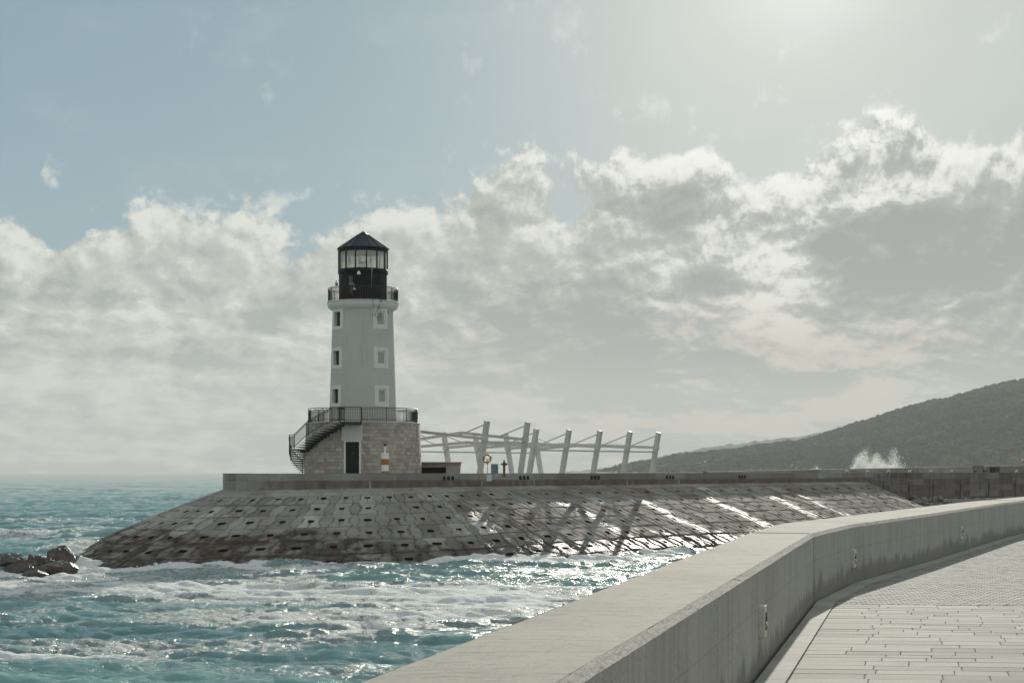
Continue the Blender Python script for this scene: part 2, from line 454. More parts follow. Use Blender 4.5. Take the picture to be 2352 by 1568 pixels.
n.pbr(c, rg, 0, n.bump(h, 1.0, 0.06), spec=n.m('MULTIPLY', n.m('ADD', 0.05, n.m('MULTIPLY', n.m('MULTIPLY', wet, n.mr(f2, 0.38, 0.66, 0.05, 1.0)), 0.33)), n.mr(n.m('MAXIMUM', hole, joint), 0.2, 0.6, 1.0, 0.0))); MAT['revetment'] = m

# --- rocks
def rockmat(name, c0, c1, wet):
    m, n = newmat(name)
    p = n.obj(); a = n.noise(p, 1.6, 7, 0.68); b = n.noise(p, 7, 5, 0.7)
    c = n.ramp(a, [(0.3, c0), (0.7, c1)])
    c = n.mix(n.mr(b, 0.45, 0.7, 0, 0.5), c, tuple(x * 0.45 for x in c0))
    rg = n.mr(b, 0.35, 0.65, 0.22, 0.5) if wet else 0.85
    n.pbr(c, rg, 0, n.bump(n.m('ADD', a, n.m('MULTIPLY', b, 0.5)), 0.9, 0.12)); MAT[name] = m
rockmat('wet_rock', (0.022, 0.018, 0.015), (0.11, 0.092, 0.076), True)
rockmat('red_rock', (0.028, 0.017, 0.013), (0.08, 0.042, 0.028), True)
rockmat('pale_rock', (0.14, 0.13, 0.115), (0.32, 0.305, 0.28), False)

# --- pavers
def pavers(name, base, var):
    m, n = newmat(name)
    p = n.pos(); t = n.attr('tone')
    g = n.noise(p, 140, 3, 0.8); q = n.noise(p, 2.2, 5, 0.6); sp = n.noise(p, 420, 1, 0.5)
    c = n.mix(t, tuple(x * (1 - var) for x in base), tuple(x * (1 + var) for x in base))
    c = n.mix(n.mr(q, 0.5, 0.75, 0, 0.4), c, tuple(x * 0.68 for x in base))
    c = n.mix(n.mr(g, 0.45, 0.65, 0, 0.35), c, tuple(x * 0.55 for x in base))
    c = n.mix(n.mr(sp, 0.68, 0.74, 0, 0.6), c, (0.62, 0.61, 0.58))
    n.pbr(c, 0.85, 0, n.bump(n.m('ADD', g, n.m('MULTIPLY', sp, 0.4)), 0.35, 0.004), spec=0.15); MAT[name] = m
pavers('slab_paver', (0.245, 0.238, 0.206), 0.32)
pavers('block_paver', (0.265, 0.262, 0.235), 0.24)
pavers('kerb_stone', (0.34, 0.335, 0.30), 0.10)
plain('paver_bed', (0.13, 0.12, 0.108), 0.95, 0, 0.3, 5.0)

# --- forest and hill
m, n = newmat('macchia')
p = n.pos(); t = n.attr('tone'); a = n.noise(p, 0.45, 5, 0.7)
c = n.ramp(n.m('ADD', n.m('MULTIPLY', t, 0.6), n.m('MULTIPLY', a, 0.4)),
           [(0.22, (0.019, 0.029, 0.017)), (0.5, (0.042, 0.056, 0.034)), (0.75, (0.100, 0.112, 0.072))])
n.pbr(c, 0.9, 0, n.bump(a, 0.6, 0.8), spec=0.0); MAT['macchia'] = m
m, n = newmat('hillside')
p = n.pos(); a = n.noise(p, 0.02, 6, 0.65); b = n.noise(p, 0.16, 6, 0.75); z = n.sep(p)[2]
c = n.ramp(b, [(0.3, (0.026, 0.031, 0.021)), (0.6, (0.035, 0.04, 0.028)), (0.8, (0.042, 0.045, 0.033))])
c = n.mix(n.m('MULTIPLY', n.mr(z, 3.5, 9.0, 1.0, 0.0), n.mr(b, 0.35, 0.6, 0.4, 1.0)), c, (0.24, 0.225, 0.20))
n.pbr(c, 0.9, 0, n.bump(b, 1.0, 3.0), spec=0.1); MAT['hillside'] = m

# --- spray droplets
m, n = newmat('spray')
d = n.n('ShaderNodeBsdfDiffuse', None, {0: (0.85, 0.83, 0.80, 1)}).outputs[0]
t = n.n('ShaderNodeBsdfTranslucent', None, {0: (0.95, 0.93, 0.90, 1)}).outputs[0]
n.out(n.n('ShaderNodeMixShader', None, {0: 0.5, 1: d, 2: t}).outputs[0]); MAT['spray'] = m

# --- sea
m, n = newmat('sea_water')
p = n.pos(); foam = n.attr('foam'); crest = n.attr('crest'); far = n.attr('far')
px, py, pz = n.sep(p)
flat = n.comb(px, py, 0.0)
w1 = n.noise(n.scalev(flat, (0.8, 1.5, 1)), 1.0, 5, 0.62)
w2 = n.noise(n.scalev(flat, (3.4, 5.5, 1)), 1.0, 5, 0.66)
c = n.ramp(crest, [(0.0, (0.08, 0.18, 0.185)), (0.45, (0.135, 0.275, 0.27)), (0.75, (0.175, 0.335, 0.315)), (1.0, (0.24, 0.42, 0.38))])  # paler teal on crests stands in for light shining through them
# foam web: ridged, domain-warped noise thresholded by the amount of foam in the water
wv = n.n('ShaderNodeTexNoise', None, {'Vector': flat, 'Scale': 0.55, 'Detail': 4, 'Roughness': 0.6}).outputs['Color']
wp = n.vm('ADD', flat, n.vm('SCALE', n.vm('SUBTRACT', wv, (0.5, 0.5, 0.5)), scale=2.2))
wp = n.scalev(wp, (0.75, 1.0, 1))
r1 = n.noise(wp, 0.9, 6, 0.62); r2 = n.noise(wp, 2.6, 5, 0.65)
ridge = n.m('SUBTRACT', 1.0, n.m('MULTIPLY', n.m('ABSOLUTE', n.m('SUBTRACT', r1, 0.5)), 5.0))
ridge2 = n.m('SUBTRACT', 1.0, n.m('MULTIPLY', n.m('ABSOLUTE', n.m('SUBTRACT', r2, 0.5)), 5.0))
r3 = n.noise(n.scalev(wp, (1.0, 1.4, 1)), 8.0, 4, 0.65)
ridge3 = n.m('SUBTRACT', 1.0, n.m('MULTIPLY', n.m('ABSOLUTE', n.m('SUBTRACT', r3, 0.5)), 5.0))
web = n.m('ADD', n.m('ADD', n.m('MULTIPLY', ridge, 0.42), n.m('MULTIPLY', ridge2, 0.36)), n.m('MULTIPLY', ridge3, 0.22))
fm = n.mr(n.m('ADD', n.m('MULTIPLY', web, 0.95), n.m('MULTIPLY', foam, 0.80)), 0.90, 1.30)
fm = n.m('MULTIPLY', fm, n.mr(foam, 0.02, 0.14))
milky = n.mr(foam, 0.0, 0.7, 0.0, 0.75)
c = n.mix(milky, c, (0.20, 0.33, 0.32))
c = n.mix(fm, c, n.mix(n.mr(r3, 0.35, 0.65), (0.62, 0.66, 0.655), (0.86, 0.87, 0.85)))
rg = n.m('ADD', n.m('MULTIPLY', fm, 0.7), 0.07)
w3 = n.noise(n.scalev(flat, (11.0, 16.0, 1)), 1.0, 3, 0.6)
h = n.m('ADD', n.m('ADD', n.m('MULTIPLY', w1, 0.22), n.m('ADD', n.m('MULTIPLY', w2, 0.09), n.m('MULTIPLY', w3, 0.022))), n.m('MULTIPLY', n.m('MULTIPLY', fm, n.m('ADD', r2, w2)), 0.12))
n.pbr(c, rg, 0, n.bump(h, 0.9, 1.0), extra={'IOR': 1.33}, spec=n.m('SUBTRACT', 0.5, n.m('MULTIPLY', fm, 0.40))); MAT['sea_water'] = m
# ================================================================ camera, sun, sky
SUN_AZ = R(10.8); SUN_EL = R(16.4)
SUN = Vector((sin(SUN_AZ) * cos(SUN_EL), cos(SUN_AZ) * cos(SUN_EL), sin(SUN_EL)))

cd = bpy.data.cameras.new('camera'); cam = bpy.data.objects.new('camera', cd); COL.objects.link(cam)
cd.sensor_width = 36.0; cd.lens = F / 2352 * 36.0
cd.shift_y = (1082.0 - 784.0) / 2352.0
cd.clip_start = 0.2; cd.clip_end = 60000
cam.location = (0, 0, EYE); cam.rotation_euler = (R(90), 0, 0)
S.camera = cam

sd = bpy.data.lights.new('sun', 'SUN'); so = bpy.data.objects.new('sun', sd); COL.objects.link(so)
sd.energy = 4.5; sd.angle = R(0.55); sd.color = (1.0, 0.95, 0.83)
so.rotation_euler = (-SUN).to_track_quat('-Z', 'Y').to_euler()
so.location = SUN * 400

S.view_settings.view_transform = 'Standard'; S.view_settings.look = 'None'
S.view_settings.gamma = 1.0; S.view_settings.exposure = 0.10
S.render.engine = 'CYCLES'
S.cycles.use_denoising = True
S.cycles.max_bounces = 6; S.cycles.transparent_max_bounces = 8; S.cycles.volume_bounces = 0
S.cycles.sample_clamp_indirect = 4.0; S.cycles.sample_clamp_direct = 80.0

w = bpy.data.worlds.new('World'); S.world = w; w.use_nodes = True
n = NT(w.node_tree)
d = n.vm('NORMALIZE', n.n('ShaderNodeTexCoord').outputs['Generated'])
dx, dy, dz = n.sep(d)
E = n.m('MAXIMUM', n.m('ARCSINE', dz), 0.0)
A = n.m('ARCTAN2', dx, dy)
sky = n.n('ShaderNodeTexSky', {'sky_type': 'NISHITA', 'sun_disc': False, 'sun_elevation': SUN_EL, 'sun_rotation': SUN_AZ,
                               'altitude': 0.0, 'air_density': 1.0, 'dust_density': 2.2, 'ozone_density': 1.5}).outputs[0]
sunp = n.m('MAXIMUM', n.vm('DOT_PRODUCT', d, tuple(SUN)), 0.0)
# second, wider glow of thin high cloud round the sun, centred where the veil is thinnest
VA, VE = R(9.8), R(16.8)
veil = Vector((sin(VA) * cos(VE), cos(VA) * cos(VE), sin(VE)))
vdot = n.m('MAXIMUM', n.vm('DOT_PRODUCT', d, tuple(veil)), 0.0)
glow_w = n.m('POWER', vdot, 95.0); glow_n = n.m('POWER', vdot, 900.0); glow_m = n.m('POWER', vdot, 110.0)

v = n.m('MULTIPLY', n.m('LOGARITHM', n.m('ADD', E, 0.05), math.e), 0.20)
q = n.comb(A, v, 0.0)
wv = n.n('ShaderNodeTexNoise', None, {'Vector': q, 'Scale': 16.0, 'Detail': 3, 'Roughness': 0.55}).outputs['Color']
qw = n.vm('ADD', q, n.vm('SCALE', n.vm('SUBTRACT', wv, (0.5, 0.5, 0.5)), scale=0.016))
def puffs(p, det):
    """cauliflower field: soft fractal noise plus rounded fractal cells"""
    return n.noise(n.vm('ADD', p, (3.1, 0.7, 0.4)), 14.0, det, 0.61)
puff = puffs(qw, 9)
off = n.comb(n.m('MULTIPLY', n.m('SUBTRACT', VA, A), 0.02), 0.0050, 0.0)     # a step towards the sun
puff_s = puffs(n.vm('ADD', qw, off), 8)
off2 = n.comb(n.m('MULTIPLY', n.m('SUBTRACT', VA, A), 0.10), 0.022, 0.0)
puff_b = puffs(n.vm('ADD', qw, off2), 3)
big = n.noise(n.vm('ADD', n.scalev(qw, (1.0, 1.5, 1.0)), (1.3, 9.2, 2.2)), 8.5, 8, 0.55)
# height of the cloud bank along the horizon
ctrl = [(-0.42, 0.130), (-0.31, 0.132), (-0.285, 0.136), (-0.262, 0.122), (-0.235, 0.128), (-0.20, 0.143), (-0.165, 0.136), (-0.12, 0.128), (-0.085, 0.136),
        (-0.045, 0.152), (-0.015, 0.166), (0.02, 0.172), (0.05, 0.174), (0.085, 0.178), (0.115, 0.170), (0.145, 0.172), (0.175, 0.184),
        (0.20, 0.194), (0.235, 0.196), (0.27, 0.182), (0.30, 0.190), (0.40, 0.24), (0.45, 0.24)]
bank = n.ramp(n.mr(A, -0.45, 0.45, 0, 1, False), [((a + 0.45) / 0.9, h * 4) for a, h in ctrl], 'EASE')
bank = n.m('MULTIPLY', bank, 0.25)
bank_all = n.mix(n.mr(n.m('ABSOLUTE', A), 0.42, 0.7), n.comb(bank, bank, bank), (0.26, 0.26, 0.26))
bankh = n.sep(bank_all)[0]
depth = n.m('SUBTRACT', bankh, E)                      # >0 inside the bank
edge = n.m('ADD', depth, n.m('MULTIPLY', n.m('SUBTRACT', puff, 0.50), 0.165))
mask = n.mr(edge, -0.004, 0.008)
# small detached puffs above the bank
sm = n.noise(n.vm('ADD', qw, (7.7, 2.1, 5.0)), 26.0, 7, 0.62)
smask = n.m('MULTIPLY', n.mr(sm, 0.585, 0.70), n.m('MULTIPLY', n.mr(depth, -0.13, -0.03, 0.15, 0.85), n.mr(depth, -0.01, 0.0, 1.0, 0.0)))
right = n.mr(A, -0.14, 0.10)
inside = n.mr(edge, 0.01, 0.07)
rim = n.mr(edge, 0.0, 0.05, 1.0, 0.0)
lit = n.m('MULTIPLY', n.m('SUBTRACT', puff, puff_s), n.m('ADD', 3.7, n.m('MULTIPLY', rim, 1.8)))
lit2 = n.m('MULTIPLY', n.m('SUBTRACT', puff, puff_b), 1.1)
bel = n.mr(n.m('ADD', big, n.m('MULTIPLY', right, 0.03)), 0.34, 0.68, 0.40, -0.36)
str_ = n.noise(n.vm('ADD', n.scalev(qw, (1.0, 2.0, 1.0)), (4.4, 1.7, 8.0)), 21.0, 7, 0.58)
bel = n.m('ADD', bel, n.m('MULTIPLY', n.m('SUBTRACT', str_, 0.5), n.m('ADD', -2.1, n.m('MULTIPLY', right, -0.4))))
g = n.m('ADD', n.m('ADD', 0.34, n.m('MULTIPLY', rim, 0.40)), n.m('ADD', n.m('ADD', lit, lit2), n.m('MULTIPLY', bel, inside)))
K = 10.0                                               # the Background runs at 0.1
def c10(r_, g_, b_): return (r_ * K, g_ * K, b_ * K)
dark = n.mix(right, c10(0.325, 0.362, 0.335), c10(0.31, 0.333, 0.312))
mid = n.mix(right, c10(0.47, 0.505, 0.465), c10(0.415, 0.435, 0.405))
brt = n.mix(right, c10(0.72, 0.735, 0.67), c10(0.73, 0.735, 0.665))
cl = n.mix(n.mr(g, 0.0, 0.5), dark, mid)
cl = n.mix(n.mr(g, 0.42, 1.0), cl, brt)
# silver lining near the sun
cl = n.mix(n.m('MULTIPLY', n.mr(g, 0.38, 0.85), n.m('MULTIPLY', n.m('POWER', vdot, 70.0), 1.0), clamp=True), cl, c10(1.02, 1.02, 0.97))
# warm tint near the horizon on the right
cl = n.mix(n.m('MULTIPLY', n.m('MULTIPLY', n.mr(E, 0.04, 0.12, 1.0, 0.0), n.mr(g, 0.25, 0.65)), n.m('ADD', 0.25, n.m('MULTIPLY', right, 0.75))), cl, c10(0.60, 0.525, 0.45))
# clear sky, veiled towards the sun
hazeb = n.mix(n.mr(n.m('ABSOLUTE', A), 0.5, 1.2), n.mix(n.mr(E, 0.12, 0.28), c10(0.215, 0.345, 0.42), c10(0.195, 0.315, 0.395)), c10(0.46, 0.50, 0.515))
clear = n.mix(0.955, sky, hazeb)
cirr = n.noise(n.comb(n.m('MULTIPLY', A, 1.0), n.m('MULTIPLY', E, 2.6), 4.0), 7.0, 5, 0.55)
clear = n.mix(n.m('MULTIPLY', glow_w, n.mr(cirr, 0.2, 0.75, 0.75, 1.0), clamp=True), clear, c10(0.62, 0.65, 0.59))
clear = n.mix(n.m('MULTIPLY', glow_m, 0.5), clear, c10(0.70, 0.72, 0.67))
clear = n.mix(n.m('MULTIPLY', n.mr(cirr, 0.35, 0.7, 0.3, 0.8), n.m('MULTIPLY', n.mr(A, 0.05, 0.24), n.mr(E, 0.14, 0.24))), clear, c10(0.58, 0.61, 0.57))
clear = n.mix(n.mr(n.noise(n.comb(A, n.m('MULTIPLY', E, 1.9), 9.0), 11.0, 6, 0.6), 0.5, 0.8, 0.0, 0.35), clear, c10(0.52, 0.57, 0.55))
wisp = n.mix(glow_m, c10(0.62, 0.66, 0.62), c10(0.9, 0.9, 0.86))
clear = n.mix(smask, clear, wisp)
col = n.mix(mask, clear, cl)
# low haze at the horizon
col = n.mix(n.mr(E, 0.0, 0.10, 0.5, 0.0), col, n.mix(right, c10(0.385, 0.43, 0.40), c10(0.41, 0.415, 0.38)))
col = n.mix(n.m('MULTIPLY', glow_n, 0.6, clamp=True), col, c10(1.0, 1.0, 0.96))
bg = n.n('ShaderNodeBackground', None, {0: col, 1: 0.1}).outputs[0]
wo = n.n('ShaderNodeOutputWorld'); n.t.links.new(bg, wo.inputs[0])
w.cycles.sampling_method = 'MANUAL'; w.cycles.sample_map_resolution = 512
# ================================================================ mole
def resample(pts, step):
    """polyline -> points, cumulative length"""
    pts = np.array(pts, float); seg = np.hypot(*(np.diff(pts[:, :2], axis=0)).T); cs = np.concatenate([[0], np.cumsum(seg)])
    nn = max(2, int(cs[-1] / step) + 1); s = np.linspace(0, cs[-1], nn)
    return np.stack([np.interp(s, cs, pts[:, i]) for i in range(pts.shape[1])], -1), s

DIR = np.array([0.671, 0.741]); NOR = np.array([0.741, -0.671])
A3 = np.array([-6.5, 118.0])
def along(t, o=0.0): return A3 + DIR * t + NOR * o
ZW = 5.56
END = 60.5
front = [(-20.8, 131.0), (-20.6, 121.0), (-19.4, 116.0), (-17.6, 113.4), (-6.5, 118.0), tuple(along(END)), tuple(along(END + 1))]
# --- low wall round the head and along the mole
def solid_wall(name, outer, inner, zb, zt, mat, du=0.5, parent=None, nz=10):
    """closed profile swept between two plan lines (outer = seaward/visible face)"""
    o, s = resample(outer, du); i_, _ = resample([*inner], du)
    ii = np.stack([np.interp(np.linspace(0, 1, len(o)), np.linspace(0, 1, len(i_)), i_[:, k]) for k in (0, 1)], -1)
    zb = np.interp(s / s[-1], *zb) if isinstance(zb, tuple) else np.full(len(o), zb)
    zt = np.interp(s / s[-1], *zt) if isinstance(zt, tuple) else np.full(len(o), zt)
    rows = []; uvs = []
    for k in range(nz + 1):
        f = k / nz; z = zb + (zt - zb) * f
        rows.append(np.stack([o[:, 0], o[:, 1], z], -1)); uvs.append(np.stack([s, z], -1))
    for f in (0.5, 1.0):
        q = o[:, :2] * (1 - f) + ii * f
        rows.append(np.stack([q[:, 0], q[:, 1], zt], -1)); uvs.append(np.stack([s, zt + f * 0.4], -1))
    rows.append(np.stack([ii[:, 0], ii[:, 1], zb], -1)); uvs.append(np.stack([s, zb - 0.5], -1))
    P = np.stack(rows, 0); U = np.stack(uvs, 0)
    ob = link(name, grid_mesh(name, P, U, None, False), mat, parent)
    return ob

inner = [(-20.2, 131.0), (-20.0, 121.2), (-18.9, 116.5), (-17.4, 114.1), (-6.7, 118.55), tuple(along(END, -0.5)), tuple(along(END + 1, -0.5))]
mole_wall = thing('mole_wall', (0, 0, 0), 'long low stained concrete wall along the top of the block slope below the lighthouse', 'wall')
solid_wall('wall', front, inner, 4.0, ZW, MAT['mole_concrete'], 0.4, mole_wall)
# vertical quay wall going on to the right, beyond the end of the slope
qa = tuple(along(END + 1.0)); qb = tuple(along(150))
quay = thing('quay_wall', (0, 0, 0), 'tall dark brown streaked concrete quay wall beyond the block slope', 'wall')
solid_wall('wall', [qa, tuple(along(100)), qb], [tuple(along(END + 1, -0.5)), tuple(along(100, -.5)), tuple(along(150, -.5))], 2.95, ZW, MAT['quay_concrete'], 0.5, quay, 14)
# buttress ribs and a cornice lift on the quay wall
for t, wd in [(63.6, .5), (68.7, .55), (73.6, .6), (79.4, .5), (85.7, .45), (92.0, .5), (99, .5)]:
    b = MB(); c = along(t, 0.05)
    b.box((c[0], c[1], 3.85), (wd, 0.16, 1.75), atan2(DIR[1], DIR[0])); b.build('buttress', MAT['quay_concrete'], quay)

# drain outlets, three in a row, and pale weep spouts
def front_at(t): return along(t)
wall_rot = atan2(DIR[1], DIR[0])
def drain(t, z=5.22):
    c = along(t, 0.0)
    b = MB(); M = Matrix.Rotation(wall_rot, 3, 'Z')
    n_ = 14
    ring = []; 
    for rr, off in ((0.15, 0.0), (0.15, 0.03), (0.115, 0.03), (0.10, 0.004)):
        ring.append([M @ Vector((rr * cos(2 * pi * j / n_), -off, rr * 1.1 * sin(2 * pi * j / n_))) + Vector((c[0], c[1], z)) for j in range(n_)])
    vs = sum(ring, []); fs = []
    for i in range(3):
        for j in range(n_):
            fs.append((i * n_ + j, i * n_ + (j + 1) % n_, (i + 1) * n_ + (j + 1) % n_, (i + 1) * n_ + j))
    b.add(vs, fs); b.add(ring[3], [tuple(range(n_))])
    b.build('drain_hole', MAT['dark_hole'], mole_wall)
for t0 in (2.55, 10.6, 18.9, 28.6, 39.0):
    for k in range(3): drain(t0 + k * 0.42)
def spout(x, y, z0, z1, rz):
    b = MB(); b.box((x, y, (z0 + z1) / 2), (0.10, 0.07, z1 - z0), rz); b.build('weep_spout', MAT['pale_block'], mole_wall)
for t in (6.4, 12.1, 23.3, 30.2):
    c = along(t, 0.02); spout(c[0], c[1], 4.62, 5.02, wall_rot)
spout(-9.75, 116.62, 4.5, 5.05, atan2(4.6, 11.1))

# --- deck
deck = MB()
back = [tuple(along(150, -10)), tuple(along(100, -13)), tuple(along(50, -17)), (3.0, 146.0), (-8.0, 147.0), (-16.0, 142.0), (-20.2, 131.0)]
poly = [(-19.95, 121.2), (-18.85, 116.55), (-17.35, 114.15), (-6.72, 118.6), tuple(along(END, -0.48)), tuple(along(150, -0.48))] + back
deck.prism(poly[::1], -2.0, ZM)
o = deck.build('mole_deck', MAT['deck_stone']); tag(o, kind='structure', label='paved deck of the mole')

# --- revetment of interlocking concrete blocks with square holes
tops = []
def addtop(p, q, n0, n1, run0, run1, zt0, zt1):
    L = sqrt((q[0] - p[0]) ** 2 + (q[1] - p[1]) ** 2); k = max(2, int(L / 0.07))
    for j in range(k):
        f = j / k
        tops.append((p[0] + (q[0] - p[0]) * f, p[1] + (q[1] - p[1]) * f, n0 + (n1 - n0) * f, run0 + (run1 - run0) * f, zt0 + (zt1 - zt0) * f))
# normal directions as angles (0 = +X, -90 = towards the viewpoint)
addtop((-20.8, 131), (-20.6, 121), -186, -172, 10.5, 10.5, 4.42, 4.42)
addtop((-20.6, 121), (-19.4, 116.0), -172, -146, 10.4, 10.4, 4.42, 4.42)
addtop((-19.4, 116.0), (-17.6, 113.4), -146, -122, 10.4, 10.8, 4.42, 4.42)
addtop((-17.6, 113.4), (-6.5, 118.0), -122, -68, 10.8, 12.0, 4.42, 4.6)
addtop((-6.5, 118.0), tuple(along(6.0)), -68, -45, 12.0, 13.2, 4.6, 4.6)
addtop(tuple(along(6.0)), tuple(along(57.5)), -45, -42.2, 13.2, 13.2, 4.6, 4.72)
addtop(tuple(along(57.5)), tuple(along(60.6)), -42.2, 12, 13.0, 9.5, 4.72, 4.66)
T = np.array(tops)
a_ = np.radians(T[:, 2]); nx = np.cos(a_); ny = np.sin(a_)
RUN = T[:, 3]; ZT = T[:, 4]
NR = 215
rr = np.linspace(0, 1.22, NR)[:, None]                 # 1 = mean waterline
prof = lambda t: t
Xr = T[None, :, 0] + nx[None] * RUN[None] * rr; Yr = T[None, :, 1] + ny[None] * RUN[None] * rr
Zr = ZT[None] * (1 - rr) + 0 * Xr
Zr += 0.18 * np.sin(np.clip(rr, 0, 1) * pi)            # slightly crowned
mx = Xr[110]; my = Yr[110]
_k = int(round(1 / 1.22 * (NR - 1))); WATERLINE = np.stack([Xr[_k], Yr[_k]], -1)
uarc = np.concatenate([[0], np.cumsum(np.hypot(np.diff(mx), np.diff(my)))])
PITCH = 2.04
slope_len = np.sqrt(RUN ** 2 + ZT ** 2)
dist = rr * slope_len[None]
apron = 1.35 - 0.5 * sstep(36, 60, uarc)[None] + 0.25 * (fbm(uarc / 3.0, 0 * uarc, 4, 3)[None] - 0.5)
U = (uarc[None] + 0 * dist) / PITCH
V = (dist - 0.9) / PITCH
U = U + 0.05 * (fbm(uarc[None] * 0.9, dist * 0.9, 21, 4) - 0.5) * 2; V = V + 0.045 * (fbm(uarc[None] * 0.9 + 40, dist * 0.9, 22, 4) - 0.5) * 2
ci = np.floor(U); ri = np.floor(V); fu = U - ci; fv = V - ri
jit = (rnd2(ci, ri, 3) - 0.5) * 0.17
sh = np.abs(fv - 0.5) * 2                               # 0 centre of row, 1 at the row joint
half = 0.285 + 0.085 * sstep(0.30, 0.62, sh)            # dog-bone blocks: narrow waist
du_ = np.abs(np.abs(fu - 0.5 - jit * 0.5) - half)
dv_ = np.minimum(fv, 1 - fv)
jd = np.minimum(du_, dv_) * PITCH                       # distance to nearest joint in metres
wob = 0.016 + 0.034 * fbm(uarc[None] * 1.7, dist * 1.7, 5, 3) + 0.06 * sstep(0.55, 0.8, fbm(uarc[None] * 0.35, dist * 0.5, 6, 3))
openj = sstep(52, 58, uarc)[None] * (1 - sstep(64, 74, uarc)[None]) * sstep(0.72, 0.80, rr)
wob = wob + 0.09 * openj
joint = 1 - sstep(wob * 0.55, wob * 1.5 + 0.02, jd)
inb = np.abs(fu - 0.5 - jit * 0.5) < half
block = np.where(inb, rnd2(ci, ri, 1), rnd2(np.floor(U + 0.5) + 500, ri, 2) * 0.85)
tone = 0.40 + 0.46 * (block - 0.5) + 0.40 * (rnd2(ci, ri, 9) > 0.93) * inb
onap = sstep(0.0, 0.12, dist - apron)                   # 0 on the cast strip under the wall
joint = joint * onap
lineap = 1 - sstep(0.02, 0.07, np.abs(dist - apron - 0.02))
crack = 1 - sstep(0.004, 0.028, np.abs(fbm(uarc[None] * 0.8, dist * 0.8, 41, 5) - 0.5))
joint = np.clip(joint + 0.8 * lineap + 0.55 * crack * (1 - onap) + 0.22 * crack * onap, 0, 1)
tone = tone * onap + (0.52 + 0.2 * (fbm(uarc[None], dist, 8, 4) - 0.5)) * (1 - onap)
# square holes
hu = (fu - 0.5 - jit * 0.5) * PITCH; hv = (fv - 0.5) * PITCH
hw = 0.118 + 0.03 * (rnd2(ci, ri, 12) - 0.5)
skip = (rnd2(ci, ri, 14) < 0.03) | (V < 0.0)
hole = (np.abs(hu) < hw) & (np.abs(hv) < hw * 0.95) & ~skip & (onap > 0.5)
# rust running out below each hole
fvd = hv - hw
rust = 1.3 * np.exp(-(hu / (0.09 + 0.03 * np.clip(fvd, 0, 2))) ** 2) * sstep(-0.02, 0.05, fvd) * np.exp(-np.clip(fvd, 0, 9) / (0.2 + 0.9 * rnd2(ci, ri, 15))) * (0.45 + 0.75 * rnd2(ci, ri, 16)) * ~skip
nzed = fbm(uarc[None] / 1.6, dist / 1.6, 13, 5)
weed = sstep(0.56, 0.70, rr + 0.30 * (nzed - 0.5) - 0.16 * sstep(33, 42, uarc)[None]) * (0.95 - 0.35 * sstep(33, 42, uarc)[None])
brown = np.clip(0.08 + 0.42 * sstep(32, 46, uarc)[None] + 0 * rr, 0, 1)
weed = np.clip(weed * (0.6 + 0.4 * (1 - sstep(0.05, 0.35, jd))) * (0.5 + sstep(0.35, 0.6, fbm(uarc[None] / .7, dist / .7, 33, 4))), 0, 1)
weed = np.clip(weed * 1.25, 0, 1); weed = np.maximum(weed, 0.8 * sstep(0.97, 1.02, rr + 0.05 * (nzed - .5)))
# water running down out of the wall drains, and the wash zone near the waterline
wet = 0.9 * sstep(0.66, 0.86, rr + 0.30 * (nzed - 0.5)) * (0.45 + 0.55 * sstep(36, 46, uarc)[None])
for uc, wd, r0 in [(39.0, 1.0, 0.12), (46.5, 1.5, .26), (57.5, 1.6, 0.15), (67.0, 1.5, .05), (76.0, 1.5, 0.02), (85.3, 1.7, 0.0), (90.0, 1.0, 0.0)]:
    sc_ = 0.75 + 0.5 * fbm(0 * dist + uc, dist / 2.2, 19, 3)
    wet = np.maximum(wet, 0.85 * np.exp(-((uarc[None] - uc + 1.6 * (nzed - 0.5)) / (wd * 0.85 * sc_)) ** 2) * sstep(r0, r0 + 0.1, rr))
# relief
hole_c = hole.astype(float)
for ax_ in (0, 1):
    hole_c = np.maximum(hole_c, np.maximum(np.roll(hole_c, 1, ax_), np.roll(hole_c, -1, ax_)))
relief = (block - 0.5) * 0.045 * onap - 0.035 * joint - 0.13 * hole + 0.05 * (fbm(uarc[None] * 2.1, dist * 2.1, 25, 4) - 0.5) - 0.10 * openj * (joint > 0.5)
tilt = (rnd2(ci, ri, 31) - 0.5) * 0.10 * (fv - 0.5) + (rnd2(ci, ri, 32) - 0.5) * 0.08 * (fu - 0.5)
relief = relief + tilt * onap
nz_ = RUN / slope_len; nh = ZT / slope_len
Xr = Xr + nx[None] * nh[None] * relief; Yr = Yr + ny[None] * nh[None] * relief; Zr = Zr + nz_[None] * relief
P = np.stack([Xr, Yr, Zr], -1)
joint = np.where(hole, 1.0, joint)
rv = link('block_revetment', grid_mesh('block_revetment', P, None, {'joint': joint, 'tone': np.clip(tone, 0, 1), 'rust': np.clip(rust * 1.3, 0, 1), 'weed': weed, 'wet': np.clip(wet, 0, 1), 'hole': hole_c, 'brown': brown + 0 * wet}, True, True), MAT['revetment'])
tag(rv, 'sloping grey revetment of interlocking concrete blocks with square holes, falling to the sea', 'revetment')

# --- concrete piles under the quay wall and rubble at its foot
for k in range(9):
    t = 72.5 + k * 2.35
    c = along(t, 0.25 + 0.1 * random.random())
    b = MB(); w_ = 0.95 + 0.25 * random.random()
    b.box((0, 0, 0.0), (w_, 0.6, 3.0), wall_rot + random.uniform(-.05, .05))
    o = b.build('concrete_pile', MAT['pale_block'], None, (c[0], c[1], 1.40), 0.04)
    tag(o, 'pale square concrete pile standing under the quay wall among dark gaps', 'pile', 'piles under the quay wall')
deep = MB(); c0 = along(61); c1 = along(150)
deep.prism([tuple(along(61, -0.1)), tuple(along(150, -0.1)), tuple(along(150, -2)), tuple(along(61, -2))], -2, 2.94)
o = deep.build('gap_shade', MAT['dark_hole'], quay)  # dark block behind the piles; its colour stands in for shade in the gaps

